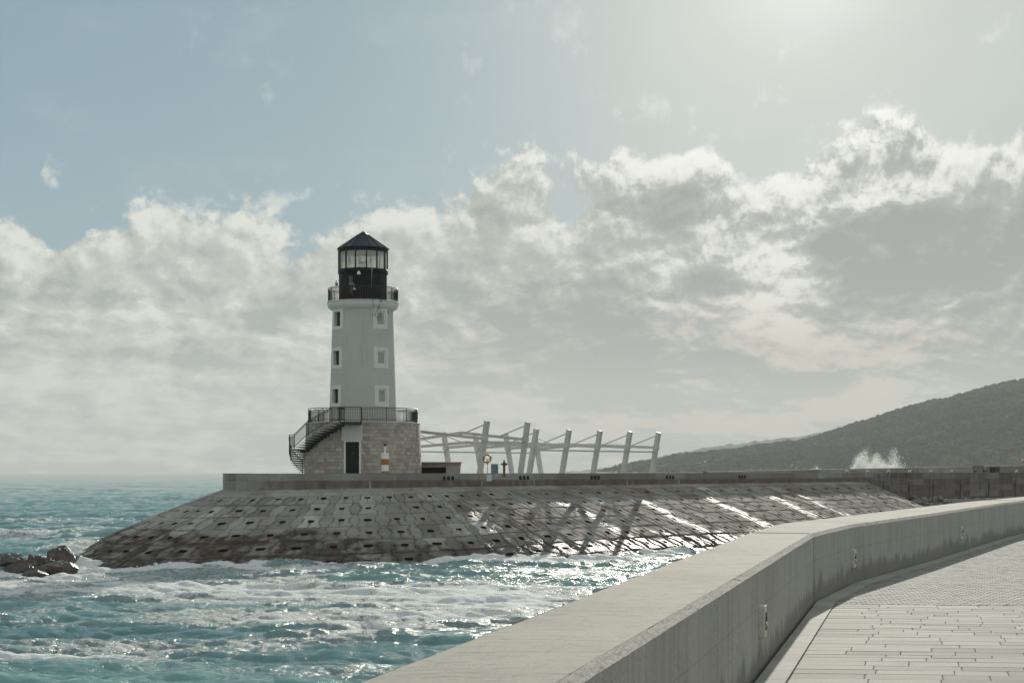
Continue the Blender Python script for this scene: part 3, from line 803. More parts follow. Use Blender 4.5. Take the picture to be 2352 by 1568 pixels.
def rock_mesh(name, seed, sub=4, sx=1, sy=1, sz=1, rough=0.35, facets=7, deep=0.62):
    import bmesh
    bm = bmesh.new(); bmesh.ops.create_icosphere(bm, subdivisions=sub, radius=1.0)
    rg = random.Random(seed)
    planes = []
    for _ in range(facets):
        v_ = Vector((rg.gauss(0, 1), rg.gauss(0, 1), rg.gauss(0, 0.8))).normalized(); planes.append((v_, rg.uniform(deep, 0.9)))
    pts = np.array([v.co[:] for v in bm.verts])
    nz1 = fbm(pts[:, 0] * 1.7 + pts[:, 2] * 1.1 + seed, pts[:, 1] * 1.7 - pts[:, 2] * .7, seed, 5)
    nz2 = fbm(pts[:, 0] * 5 + pts[:, 2] * 3 + seed, pts[:, 1] * 5 - pts[:, 2] * 4, seed + 3, 3)
    for v, a, b in zip(bm.verts, nz1, nz2):
        p = v.co * (1 + rough * 2 * (a - 0.5) + 0.12 * (b - 0.5))
        for nn, dd in planes:
            e = p.dot(nn) - dd
            if e > 0: p -= nn * e * 0.85
        v.co = (p.x * sx, p.y * sy, p.z * sz)
    me = bpy.data.meshes.new(name); bm.to_mesh(me); bm.free()
    me.polygons.foreach_set('use_smooth', [sub > 4] * len(me.polygons))
    return me

rub = [rock_mesh('rubble_stone', 100 + k, 3, 1, .8, .7, 0.3, 13, 0.4) for k in range(6)]
random.seed(21)
for k in range(70):
    f = random.random(); t = 61.3 + 12.5 * f; off = random.uniform(0.6, 7.0) * (1 - 0.35 * f)
    c = along(t, off)
    s_ = random.uniform(0.2, 0.52) * (1.25 if random.random() < .2 else 1)
    o = link('rubble_stone', rub[k % 6], None, None, (c[0], c[1], 3.0 - off * 0.19 + random.uniform(-.1, .25)))
    if not o.data.materials: o.data.materials.append(MAT['pale_rock'])
    o.scale = (s_, s_, s_); o.rotation_euler = (random.uniform(-.5, .5), random.uniform(-.5, .5), random.uniform(0, 6))
    tag(o, 'pale broken stone in the rubble heap between the block slope and the quay wall', 'rock', 'rubble stones at the foot of the quay wall')
bed = [tuple(along(60, .2)), tuple(along(95, .2)), tuple(along(95, 8)), tuple(along(61, 10))]
xs = np.linspace(0, 1, 30); P = np.zeros((16, 30, 3))
for i in range(16):
    for j in range(30):
        c = along(60 + 36 * xs[j], 0.1 + 12 * i / 15); P[i, j] = (c[0], c[1], 2.75 - 12 * i / 15 * 0.21 + 0.3 * float(vnoise(i * .9, j * .9, 5)))
o = link('rubble_bank', grid_mesh('rubble_bank', P, None, None, True, True), MAT['pale_rock']); tag(o, kind='structure')

# --- back parapet on the seaward side of the deck
bl = (19.6, 170.0); br = (75.0, 213.0)
bw = solid_wall('sea_parapet', [bl, (42, 187.3), br], [(19.2, 170.7), (41.6, 188.0), (74.6, 213.7)], 4.6, ((0, 0.35, .78, 1), (5.66, 6.02, 6.42, 6.6)), MAT['mole_concrete'], 0.6)
tag(bw, 'smooth dark grey sea parapet rising behind the deck with small white lamps', 'wall')
BD = Vector((br[0] - bl[0], br[1] - bl[1], 0)).normalized(); brot = atan2(BD.y, BD.x); BN = Vector((BD.y, -BD.x, 0))
def on_back(px):
    k = (px - 1176) / F
    # bl + t*BD : x = k*y
    t = (k * bl[1] - bl[0]) / (BD.x - k * BD.y)
    return Vector((bl[0], bl[1], 0)) + BD * t
lamp_ref = None
for i, px in enumerate((1944, 1992, 2039.5, 2088, 2136.6, 2185, 2285, 2334)):
    c = on_back(px) + BN * 0.04
    if lamp_ref is None:
        t = thing('wall_lamp', (c.x, c.y, 5.66), '', 'lamp', 'white lamps on the sea parapet', brot)
        b = MB(); b.box((0, 0, 0), (0.50, 0.08, 0.42)); b.build('housing', MAT['lamp_lens'], t)
        b = MB(); b.box((0, -0.045, -0.05), (0.22, 0.02, 0.14)); b.build('recess', MAT['dark_hole'], t)
        lamp_ref = t
    else:
        t = copy_tree(lamp_ref); t.location = (c.x, c.y, 5.66)
    t['label'] = 'small white square lamp low on the dark sea parapet behind the quay' if i < 6 else \
        ('small white square lamp on the sea parapet just right of the dark bin' if i == 6 else 'rightmost small white square lamp on the sea parapet, under the lifebuoy')

# bench and bin before the parapet
c = on_back(2222) + BN * 1.6
bn = thing('bench', (c.x, c.y, ZM), 'dark slatted park bench with open metal frame on the quay deck', 'bench', rz=brot)
for x in (-0.85, 0.85):
    b = MB(); b.bar((x, -0.45, 0), (x, 0.02, 0.44), 0.07, 0.07); b.bar((x, 0.02, 0.44), (x, 0.14, 0.98), 0.07, 0.07); b.bar((x, 0.2, 0), (x, 0.02, 0.44), 0.07, 0.07)
    b.bar((x, -0.45, 0.44), (x, 0.04, 0.44), 0.06, 0.06)
    b.build('side_frame', MAT['black_iron'], bn)
b = MB()
for k in range(4): b.box((0, -0.42 + k * 0.13, 0.48), (1.9, 0.10, 0.04))
b.build('seat', MAT['bench_wood'], bn)
b = MB(); b.box((0, 0.14, 0.97), (1.9, 0.05, 0.09)); b.box((0, 0.09, 0.76), (1.7, 0.03, 0.045)); b.box((0, 0.06, 0.62), (1.7, 0.03, 0.045)); b.box((0, 0.1, 0.78), (0.04, 0.03, .36))
b.build('backrest', MAT['bench_wood'], bn)
c = on_back(2265) + BN * 1.2
bi = thing('litter_bin', (c.x, c.y, ZM), 'square dark brown litter bin beside the bench on the quay deck', 'bin', rz=brot)
b = MB()
for k in range(7): b.box((-0.36 + k * 0.12, -0.38, 0.46), (0.09, 0.03, 0.8))
for k in range(7): b.box((-0.36 + k * 0.12, 0.38, 0.46), (0.09, 0.03, 0.8))
for k in range(5): b.box((-0.42, -0.26 + k * 0.13, 0.46), (0.03, 0.1, 0.8)); b.box((0.42, -0.26 + k * 0.13, 0.46), (0.03, 0.1, 0.8))
b.build('slats', MAT['bench_wood'], bi)
b = MB(); b.box((0, 0, 0.45), (0.78, 0.7, 0.78)); b.build('liner', MAT['black_iron'], bi)
b = MB(); b.box((0, 0, 0.89), (0.9, 0.82, 0.05)); b.build('rim', MAT['bench_wood'], bi)

# --- lifebuoys on posts
def lifebuoy_ring(parent, c, Rr, r, rz):
    M = Matrix.Rotation(rz, 3, 'Z')
    pts = [M @ Vector((Rr * cos(2 * pi * k / 28), 0, Rr * sin(2 * pi * k / 28))) + Vector(c) for k in range(28)]
    b = MB(); b.tube(pts, r, 10, True); ring = b.build('ring', MAT['buoy_orange'], parent)
    for q in range(4):
        b = MB(); a0 = pi / 4 + q * pi / 2
        b.tube([M @ Vector((Rr * cos(a0 + e), 0, Rr * sin(a0 + e))) + Vector(c) for e in (-.09, 0, .09)], r * 1.06, 10)
        b.build('white_band', MAT['white_plastic'], ring)
    b = MB()
    rp = [M @ Vector(((Rr + r + 0.02 + 0.05 * abs(sin(2 * a))) * cos(a), -0.02, (Rr + r + 0.02 + 0.05 * abs(sin(2 * a))) * sin(a))) + Vector(c) for a in np.linspace(0, 2 * pi, 40)[:-1]]
    b.tube(rp, 0.012, 5, True); b.build('grab_rope', MAT['white_plastic'], ring)
    return ring
px2 = lambda px, D: (px - 1176.0) / F * D
pz2 = lambda py, D: EYE + (1082.0 - py) / F * D
D0 = 119.6
ls = thing('lifebuoy_stand', (px2(1120, D0), D0, 5.10), 'orange lifebuoy on a thin steel post with a grey cabinet on the mole wall', 'lifebuoy')
b = MB(); b.tube([(0, 0, 0.2), (0, 0, 1.42)], 0.022, 8); b.tube([(0, 0, 1.42), (-0.27, -0.06, 1.55), (-0.33, -0.12, 1.58)], 0.02, 6)
b.tube([(0, 0, 1.42), (0.27, -0.06, 1.55), (0.36, -0.12, 1.60)], 0.02, 6); b.build('post', MAT['steel_tube'], ls)
lifebuoy_ring(ls, (-0.05, -0.09, 1.50), 0.27, 0.062, R(18))
b = MB(); b.box((0, 0, 0), (0.36, 0.24, 0.46)); b.build('cabinet', MAT['cabinet_grey'], ls, (0.11, -0.2, 0.15), 0.012)
b = MB(); b.box((-.05, 0, 1.25), (.07, .05, .35)); b.build('float_line', MAT['white_plastic'], ls)
D1 = 186.0
ls2 = thing('lifebuoy_stand', (px2(2353, D1), D1, ZM), 'orange and white lifebuoy on a post at the far right of the quay', 'lifebuoy')
b = MB(); b.tube([(0, 0.1, 0), (0, 0.1, 1.6)], 0.03, 8); b.build('post', MAT['steel_tube'], ls2)
lifebuoy_ring(ls2, (0, 0, 1.40), 0.29, 0.075, R(20))

# --- hydrant and information board
D2 = 122.0
hy = thing('fire_hydrant', (px2(1158, D2), D2, ZM), 'rust red pillar fire hydrant behind the mole wall', 'hydrant')
b = MB(); b.lathe([(0.001, 0), (0.16, 0), (0.16, 0.05), (0.10, 0.09), (0.085, 0.13), (0.085, 0.78), (0.11, 0.83), (0.13, 0.90), (0.12, 0.98), (0.085, 1.04), (0.085, 1.08), (0.001, 1.08)], 20); b.build('body', MAT['hydrant_red'], hy)
b = MB(); b.lathe([(0.07, 1.07), (0.085, 1.12), (0.06, 1.18), (0.04, 1.21), (0.035, 1.27), (0.001, 1.28)], 16); b.build('cap', MAT['steel_tube'], hy)
for sx in (-1, 1):
    b = MB(); b.tube([(0.10 * sx, 0, 0.92), (0.19 * sx, -0.04, 0.92)], 0.075, 12); b.tube([(0.19 * sx, -0.04, 0.92), (0.225 * sx, -0.055, 0.92)], 0.055, 12); b.build('outlet', MAT['hydrant_red'] if sx > 0 else MAT['steel_tube'], hy)
D3 = 121.3
sg = thing('information_board', (px2(1136, D3), D3, ZM), 'small upright board with a teal panel beside the lifebuoy post', 'sign', rz=R(4))
b = MB(); b.box((0, 0, 0.47), (0.52, 0.10, 0.94)); b.build('frame', MAT['steel_tube'], sg, (0, 0, 0), 0.006)
b = MB(); b.box((0.06, -0.055, 0.55), (0.34, 0.02, 0.62)); b.build('panel', MAT['teal_panel'], sg)
b = MB(); b.box((-0.18, -0.055, 0.5), (0.11, 0.02, 0.8)); b.build('side_strip', MAT['rusty_panel'], sg)

# --- rocks in the surf on the left
random.seed(5)
rk = [  # px, py of foot, width px, height px, depth factor, material, label
    (25, 1282, 40, 23, 'wet_rock', 'peaked dark rock standing behind the others at the left edge of the surf'),
    (15, 1289, 40, 17, 'wet_rock', 'low rounded wet rock at the far left edge of the surf'),
    (40, 1303, 50, 23, 'wet_rock', 'blocky flat-topped dark rock with foam at its foot'),
    (54, 1286, 24, 11, 'wet_rock', 'small dark rock wedged behind the blocky flat-topped rock'),
    (73, 1294, 23, 25, 'wet_rock', 'rounded upright dark brown rock next to the reddish rock'),
    (99, 1293, 42, 22, 'red_rock', 'reddish brown rock in the middle of the surf rocks'),
    (113, 1276, 27, 20, 'wet_rock', 'grey rock leaning behind the big glistening rock'),
    (142, 1288, 58, 37, 'wet_rock', 'biggest peaked rock, glistening wet, nearest to the block slope'),
    (130, 1290, 25, 17, 'wet_rock', 'dark boulder at the foot of the big glistening rock'),
    (164, 1275, 28, 19, 'wet_rock', 'dark low rock between the big rock and the block slope'),
    (116, 1308, 78, 23, 'wet_rock', 'wide low ledge of rock with white water pouring over it'),
    (78, 1313, 38, 12, 'wet_rock', 'small flat rock awash in foam nearest to the viewer')]
for k, (px, py, wp_, hp, mt, lb) in enumerate(rk):
    x, y = wpt(px, py)
    sc_ = y / F
    w_ = wp_ * sc_ / 2 * 1.12; h_ = hp * sc_
    me = rock_mesh('rock', 40 + k, 5, w_ * 1.45, w_ * 1.0, h_ * 0.95, 0.75, 11, 0.48)
    o = link('rock', me, MAT[mt], None, (x, y + w_ * 0.4, -0.12))
    o.rotation_euler = (0, 0, random.uniform(-.3, .3))
    tag(o, lb, 'rock', 'rocks in the surf')

# --- spray thrown up behind the sea parapet
def spray(cx, D, wpx, hpx, nn, seed, label):
    rg = np.random.default_rng(seed)
    nj = max(3, int(wpx / 11)); jc = np.sort(rg.uniform(-0.46, 0.46, nj)); jh = rg.uniform(0.35, 1.0, nj)
    j = rg.integers(0, nj, nn)
    wide = wpx / F * D; hi = hpx / F * D * 1.15
    u = rg.beta(0.9, 2.0, nn)
    z = u * jh[j] * hi
    x = jc[j] * wide + rg.normal(0, 1, nn) * wide * (0.012 + 0.06 * (1 - u) ** 1.5); y = rg.normal(0, 1.2, nn)
    k = rg.random(nn) < 0.3
    z = np.where(k, np.abs(rg.normal(0, 0.17, nn)) * hi, z); x = np.where(k, rg.uniform(-0.5, 0.5, nn) * wide, x)
    s = np.where(rg.random(nn) < 0.06, rg.uniform(0.03, 0.07, nn), rg.uniform(0.018, 0.042, nn))
    base = rg.normal(0, 0.9, (nn, 3, 3))
    Vv = (base * s[:, None, None] + np.stack([x, y, z], -1)[:, None]).reshape(-1, 3)
    Tt = (np.array([[0, 1, 2]])[None] + 3 * np.arange(nn)[:, None, None]).reshape(-1, 3)
    o = link('sea_spray', tri_mesh('sea_spray', Vv, Tt, None, False), MAT['spray'], None, (px2(cx, D), D, 5.2))
    tag(o, label, 'spray', None, 'stuff')
spray(2018, 214, 124, 60, 52000, 3, 'white burst of sea spray leaping above the sea parapet')
spray(1860, 230, 40, 30, 2200, 4, 'small thin puff of sea spray left of the big burst')
# ================================================================ sea
def tile(L, N, lam_lo, lam_hi, wind, spread, seed, chop):
    """one periodic patch of waves: only wavelengths between lam_lo and lam_hi"""
    rg = np.random.default_rng(seed)
    k1 = 2 * np.pi * np.fft.fftfreq(N, L / N)
    kx, ky = np.meshgrid(k1, k1, indexing='xy')
    k = np.hypot(kx, ky); k[0, 0] = 1
    c = (kx * wind[0] + ky * wind[1]) / k
    P = k ** -3.55 * (0.05 + np.abs(c) ** spread)
    band = np.exp(-np.maximum(0, k * lam_lo / (2 * np.pi) - 1) ** 2 * 8) * (1 - np.exp(-(k * lam_hi / (2 * np.pi)) ** 4))
    A = np.sqrt(P) * band * (rg.normal(size=k.shape) + 1j * rg.normal(size=k.shape)); A[0, 0] = 0
    h = np.fft.ifft2(A).real
    ddx = np.fft.ifft2(-1j * kx / k * A).real; ddy = np.fft.ifft2(-1j * ky / k * A).real
    s = h.std()
    out = [h / s, ddx / s * chop, ddy / s * chop]
    jx = np.gradient(out[1], L / N, axis=1); jy = np.gradient(out[2], L / N, axis=0); jxy = np.gradient(out[1], L / N, axis=0)
    return L, N, out, (jx, jy, jxy)

def samp(a, L, N, x, y):
    u = (x / L) % 1.0 * N; v = (y / L) % 1.0 * N
    i = np.floor(u).astype(int) % N; j = np.floor(v).astype(int) % N
    fu = u - np.floor(u); fv = v - np.floor(v); i2 = (i + 1) % N; j2 = (j + 1) % N
    return (a[j, i] * (1 - fu) + a[j, i2] * fu) * (1 - fv) + (a[j2, i] * (1 - fu) + a[j2, i2] * fu) * fv

TILES = [(tile(211.0, 512, 6.0, 60.0, (-0.35, -0.94), 4, 11, 1.0), 0.25, 6.0),
         (tile(67.0, 512, 1.6, 6.5, (0.20, -0.98), 7, 5, 0.95), 0.12, 1.8),
         (tile(19.0, 512, 0.35, 1.8, (-0.1, -1.0), 3, 8, 0.8), 0.042, 0.5)]

# polar sheet round the viewpoint, fine in front, coarse elsewhere, out to the horizon
ang = np.concatenate([np.linspace(-np.pi, R(-24), 60)[:-1], np.linspace(R(-24), R(-19.5), 30)[:-1], np.linspace(R(-19.5), R(19.5), 760)[:-1],
                      np.linspace(R(19.5), R(24), 30)[:-1], np.linspace(R(24), np.pi, 60)])
rad = [4.0]
while rad[-1] < 5200:
    r = rad[-1]
    if r < 36: st = 3.0
    elif r < 200: st = 0.13 + 0.45 * ((r - 36) / 164) ** 1.3
    else: st = max(0.58, r * r / 70000.0)
    rad.append(r + min(st, 900))
rad = np.array(rad)
AA, RR = np.meshgrid(ang, rad)
X = RR * np.sin(AA); Y = RR * np.cos(AA)
dr = np.gradient(rad)[:, None] * np.ones_like(AA)
# calmer inside the bight between mole and promenade
shelter = np.clip(1.0 - 0.38 * np.exp(-(((X - 8) / 26) ** 2 + ((Y - 75) / 38) ** 2)), 0, 1)
H = np.zeros_like(X); DX = np.zeros_like(X); DY = np.zeros_like(X); J = np.zeros_like(X)
for (L, N, (h, ax, ay), (jx, jy, jxy)), amp, lam in TILES:
    f = amp * shelter * np.clip(1.35 - dr * 0.32 / lam, 0.0, 1.0)
    gust = 0.65 + 0.7 * fbm(X / 38.0 + 3, Y / 55.0, 31, 3)
    f = f * gust
    xw = X + 6 * (vnoise(X / 90., Y / 90., 3) - .5); yw = Y
    H += f * samp(h, L, N, xw, yw); DX += f * samp(ax, L, N, xw, yw); DY += f * samp(ay, L, N, xw, yw)
    J += f * (samp(jx, L, N, xw, yw) + samp(jy, L, N, xw, yw))
# foam: folded crests, white water at the foot of the revetment and round the rocks, drifting bands
foam = 0.9 * sstep(0.42, 0.95, -J) * np.clip(1.2 - RR / 900, 0.25, 1)
foam += 0.23 * sstep(0.42, 0.66, fbm(X / 16., Y / 6., 77, 4)) * np.clip(1.6 - RR / 130, 0.25, 1)
def blob(cx, cy, rx, ry, a):
    global foam
    cX, cY = wpt(cx, cy)
    rX = rx / F * cY; rY = ry * cY * cY / (EYE * F)
    e = ((X - cX) / rX) ** 2 + ((Y - cY) / rY) ** 2
    foam = foam + a * np.exp(-e)
for b in [(330, 1308, 300, 24, .72), (620, 1312, 170, 20, .42), (60, 1318, 170, 26, .6), (90, 1296, 90, 14, .55), (170, 1290, 60, 12, .5), (250, 1345, 330, 30, .46), (100, 1225, 170, 14, .45), (150, 1195, 200, 7, .35),
          (620, 1462, 190, 20, .62), (820, 1444, 150, 14, .62), (350, 1480, 260, 22, .50), (80, 1505, 260, 30, .58), (560, 1350, 90, 28, .36),
          (900, 1340, 210, 26, .30), (1080, 1370, 190, 40, .34), (1180, 1395, 150, 32, .32), (1350, 1310, 180, 26, .30), (1000, 1400, 240, 18, .28),
          (480, 1385, 160, 26, .20), (760, 1380, 220, 30, .24), (1100, 1290, 260, 10, .45), (1450, 1275, 160, 12, .45), (860, 1520, 110, 20, .22),
          (60, 1430, 130, 14, .22), (330, 1240, 160, 8, .30), (300, 1422, 210, 10, .16), (650, 1425, 200, 8, .25)]:
    blob(*b)
# wash along the foot of the revetment
wl = WATERLINE[::6]
sel = np.where((Y > 98) & (Y < 150) & (X > -34) & (X < 50))
dmin = np.full(len(sel[0]), 1e9)
for wx, wy in wl:
    dmin = np.minimum(dmin, (X[sel] - wx) ** 2 + (Y[sel] - wy) ** 2)
dmin = np.sqrt(dmin)
wash = np.zeros_like(X); wash[sel] = np.exp(-(dmin / (0.8 + 2.2 * fbm(X[sel] / 4., Y[sel] / 4., 66, 3))) ** 2)
foam = foam + 0.75 * wash * sstep(0.25, 0.6, fbm(X / 1.6, Y / 1.6, 67, 4))
calm = np.zeros_like(X)
for cx, cy, rx, ry in [(250, 1555, 420, 40), (930, 1500, 150, 38), (240, 1420, 220, 24), (830, 1325, 90, 12)]:
    cX, cY = wpt(cx, cy); rX = rx / F * cY; rY = ry * cY * cY / (EYE * F)
    calm = np.maximum(calm, np.exp(-(((X - cX) / rX) ** 2 + ((Y - cY) / rY) ** 2)))
foam = foam * (1 - 0.65 * calm)
streak = fbm(X / 11.0 + 0.25 * Y / 9., Y / 2.6, 55, 5)
foam = foam * (0.55 + 0.95 * sstep(0.3, 0.68, streak))
Z = H + 0.05 * np.clip(foam, 0, 1) * (fbm(X * 1.3, Y * 1.3, 91, 3) - 0.4)
Z += wash * (0.55 * np.clip(fbm(X / 1.1, Y / 1.1, 68, 4) - 0.38, 0, 1) + 0.25 * np.clip(fbm(X / 0.35, Y / 0.35, 69, 3) - 0.45, 0, 1))
crest = np.clip(0.42 + H * 0.75 + 0.45 * (fbm(X / 30., Y / 30., 9, 3) - 0.5), 0, 1)
P = np.stack([X + DX, Y + DY, Z], -1)
sea = link('sea', grid_mesh('sea', P, None, {'foam': np.clip(foam, 0, 1.2), 'crest': crest, 'far': RR / 7000}, True, True), MAT['sea_water'])
tag(sea, kind='structure', label='teal foaming sea round the mole')
# ================================================================ lighthouse (local origin on the axis, at deck level; angle 0 faces the viewer)
LH = thing('lighthouse', (-11.4, 130.0, ZM), 'white round lighthouse with black lantern room on a wide stone drum base', 'lighthouse')
def wallpos(th, r): return (r * sin(th), -r * cos(th))
def drum_r(z): return 4.49 - 0.15 * z / 4.07
# drum
b = MB(); b.lathe([(4.49, -0.1), (4.47, 0.6), (4.44, 1.5), (4.40, 2.6), (4.355, 3.7), (4.34, 4.0)], 128)
b.build('stone_drum', MAT['stone_cladding'], LH)
b = MB(); b.lathe([(4.30, 4.0), (4.385, 4.0), (4.385, 4.05), (4.30, 4.07), (0.5, 4.07)], 128, smooth=False); b.build('drum_coping', MAT['slab_edge'], LH)
# tower shell with window openings
WZ = (11.92, 8.97, 6.08); TH_L = R(-50.5); TH_R = R(39.5); OW, OH = 0.80, 1.08
def tr(z): return 2.585 - (2.585 - 2.315) * (z - 4.07) / (12.8 - 4.07)
da = OW / 2 / 2.42
angs = sorted(set([round(2 * pi * k / 96 - pi, 5) for k in range(97)]))
for c in (TH_L, TH_R):
    angs = [a for a in angs if not (c - da - 0.012 < a < c + da + 0.012)] + [c - da, c - da / 3, c + da / 3, c + da]
angs = sorted(angs)
zs = sorted([4.07, 5.0, 7.0, 7.6, 10.2, 10.6, 12.9] + [z + s * OH / 2 for z in WZ for s in (-1, 1)])
vs = [(tr(z) * sin(a), -tr(z) * cos(a), z) for z in zs for a in angs]
fs = []; na = len(angs)
for i in range(len(zs) - 1):
    zc = (zs[i] + zs[i + 1]) / 2
    for j in range(na - 1):
        ac = (angs[j] + angs[j + 1]) / 2
        if any(abs(zc - z) < OH / 2 for z in WZ) and any(abs(ac - c) < da for c in (TH_L, TH_R)): continue
        fs.append((i * na + j, i * na + j + 1, (i + 1) * na + j + 1, (i + 1) * na + j))
b = MB(); b.add(vs, fs, True); b.build('tower', MAT['white_plaster'], LH)
# windows: thick pale surround, deep reveal, dark pane or louvred shutter
def window(th, z, louvre):
    rz = tr(z); M = Matrix.Rotation(th, 3, 'Z'); o0 = Vector((rz * sin(th), -rz * cos(th), z))
    def at(x, y, zz): return M @ Vector((x, y, zz)) + o0
    FW, FH = 1.32, 1.58
    fr = MB()
    for sx in (-1, 1):
        # side bars follow the round wall a little
        vs = []
        for yy in (-1, 1):
            for xx in (OW / 2, FW / 2):
                sag = rz - sqrt(rz * rz - xx * xx)
                for zz in (-FH / 2, FH / 2):
                    vs.append(at(sx * xx, (sag - 0.065) if yy < 0 else 0.30, zz))
        fr.add(vs, [(0, 1, 3, 2), (4, 6, 7, 5), (0, 4, 5, 1), (2, 3, 7, 6), (1, 5, 7, 3), (0, 2, 6, 4)])
    for sz in (-1, 1):
        zc = sz * (OH / 2 + FH / 2) / 2
        sag = rz - sqrt(rz * rz - (OW / 2) ** 2)
        fr.box(at(0, (sag - 0.063 + 0.3) / 2, zc), (OW - 0.004, 0.3 - sag + 0.063, (FH - OH) / 2 - 0.004), M=M)
    w_ = fr.build('window_surround', MAT['white_trim'], LH)
    if louvre:
        s = MB()
        for sx in (-1, 1): s.box(at(sx * (OW / 2 - 0.05), 0.06, 0), (0.09, 0.07, OH - 0.02), M=M)
        for sz in (-1, 1): s.box(at(0, 0.06, sz * (OH / 2 - 0.05)), (OW - 0.2, 0.07, 0.08), M=M)
        for k in range(15):
            zz = -OH / 2 + 0.115 + k * (OH - 0.23) / 14
            s.box(at(0, 0.075, zz), (OW - 0.2, 0.06, 0.012), M=M @ Matrix.Rotation(R(-38), 3, 'X'))
        s.build('louvre_shutter', MAT['white_plastic'], w_)
        s = MB(); s.box(at(0, 0.16, 0), (OW - 0.02, 0.02, OH - 0.02), M=M); s.build('backing', MAT['dark_hole'], w_)
    else:
        s = MB()
        for sx in (-1, 1): s.box(at(sx * (OW / 2 - 0.035), 0.28, 0), (0.06, 0.06, OH - 0.01), M=M)
        for sz in (-1, 1): s.box(at(0, 0.28, sz * (OH / 2 - 0.035)), (OW - 0.13, 0.06, 0.06), M=M)
        s.build('casement', MAT['black_paint'], w_)
        s = MB(); s.box(at(0, 0.29, 0), (OW - 0.13, 0.02, OH - 0.13), M=M); s.build('pane', MAT['dark_glass'], w_)
for z in WZ: window(TH_L, z, False); window(TH_R, z, True)
# gallery
b = MB(); b.lathe([(2.31, 12.66), (2.50, 12.75), (2.64, 12.88), (2.70, 13.0), (2.72, 13.06), (2.72, 13.26), (2.75, 13.27), (2.75, 13.31), (0.9, 13.311)], 96); b.build('gallery', MAT['white_trim'], LH)
def ring_rail(name, r, z0, z1, a0, a1, nposts, spacing, second=0.10, low=0.12, low2=None, pr=0.03, br=0.015, mat='black_iron', parent=None):
    full = abs(a1 - a0 - 2 * pi) < 1e-6
    nn = max(8, int(abs(a1 - a0) * r / 0.25))
    an = np.linspace(a0, a1, nn + 1)
    if full: an = an[:-1]
    ra = MB()
    for z, rr in ((z1, 0.032), (z1 - second, 0.018), (z0 + low, 0.018)) + (((z0 + low2, 0.018),) if low2 else ()):
        ra.tube([(*wallpos(a, r), z) for a in an], rr, 6, full)
    o_ = ra.build(name, MAT[mat], parent or LH)
    for k in range(nposts + (0 if full else 1)):
        a = a0 + (a1 - a0) * k / nposts; x, y = wallpos(a, r)
        pb = MB(); pb.tube([(x, y, z0), (x, y, z1)], pr, 6); pb.build('post', MAT[mat], o_)
    bb = MB(); m_ = int(abs(a1 - a0) * r / spacing)
    for k in range(m_):
        a = a0 + (a1 - a0) * (k + .5) / m_; x, y = wallpos(a, r)
        bb.tube([(x, y, z0 + (low2 or low)), (x, y, z1 - second)], br, 4, False, False)
    bb.build('balusters', MAT[mat], o_)
    return o_
ring_rail('gallery_railing', 2.66, 13.31, 14.33, 0, 2 * pi, 12, 0.12)
# lantern room
b = MB(); b.lathe([(1.83, 13.31), (1.83, 15.46)], 48, smooth=True); lw = b.build('lantern_wall', MAT['black_paint'], LH)
b = MB()
for k in range(12):
    a = 2 * pi * (k + .5) / 12; x, y = wallpos(a, 1.84); b.box((x, y, 14.38), (0.05, 0.05, 2.14), a)
b.build('wall_ribs', MAT['black_paint'], lw)
b = MB(); b.lathe([(1.80, 15.44), (1.90, 15.46), (1.92, 15.56), (1.92, 15.74), (1.90, 15.78), (1.70, 15.785)], 64, smooth=False); b.build('sill_band', MAT['black_paint'], LH)
b = MB(); b.lathe([(1.70, 17.10), (1.90, 17.10), (1.92, 17.14), (1.92, 17.30), (1.98, 17.34), (1.985, 17.385), (1.5, 17.386)], 64, smooth=False); b.build('eave_band', MAT['black_paint'], LH)
NM = 14
for k in range(NM):
    a = 2 * pi * (k + .5) / NM; x, y = wallpos(a, 1.87)
    b = MB(); b.box((x, y, 16.44), (0.085, 0.09, 1.33), a); b.build('mullion', MAT['black_paint'], LH)
for k in range(NM):
    a0 = 2 * pi * (k - .5) / NM + 0.022; a1 = 2 * pi * (k + .5) / NM - 0.022
    b = MB(); p0 = wallpos(a0, 1.845); p1 = wallpos(a1, 1.845)
    b.add([(*p0, 15.79), (*p1, 15.79), (*p1, 17.10), (*p0, 17.10)], [(0, 1, 2, 3)])
    b.build('lantern_pane', MAT['frosted_glass'], LH)
b = MB(); b.lathe([(0.22, 15.5), (0.22, 15.9), (0.30, 15.95), (0.30, 16.3), (0.22, 16.4), (0.001, 16.45)], 20); b.build('lamp', MAT['white_plastic'], LH)
b = MB(); b.disc(1.80, 15.5, 40); b.disc(1.80, 17.2, 40, up=False); b.build('lantern_floor', MAT['black_paint'], LH)
# roof: faceted cone with standing seams and a smooth cap
b = MB(); b.lathe([(2.0, 17.38), (0.42, 18.46)], 16, smooth=False, a0=0); b.lathe([(2.0, 17.38), (1.92, 17.37)], 16, smooth=False, flip=True); rf = b.build('roof', MAT['dark_slate_metal'], LH)
b = MB()
for k in range(16):
    a = 2 * pi * k / 16; p0 = wallpos(a, 2.0); p1 = wallpos(a, 0.42)
    b.bar((*p0, 17.39), (*p1, 18.475), 0.025, 0.05)
b.build('standing_seams', MAT['dark_slate_metal'], rf)
b = MB(); b.lathe([(0.46, 18.44), (0.46, 18.46), (0.02, 18.76), (0.001, 18.80)], 32); b.build('roof_cap', MAT['dark_slate_metal'], rf)
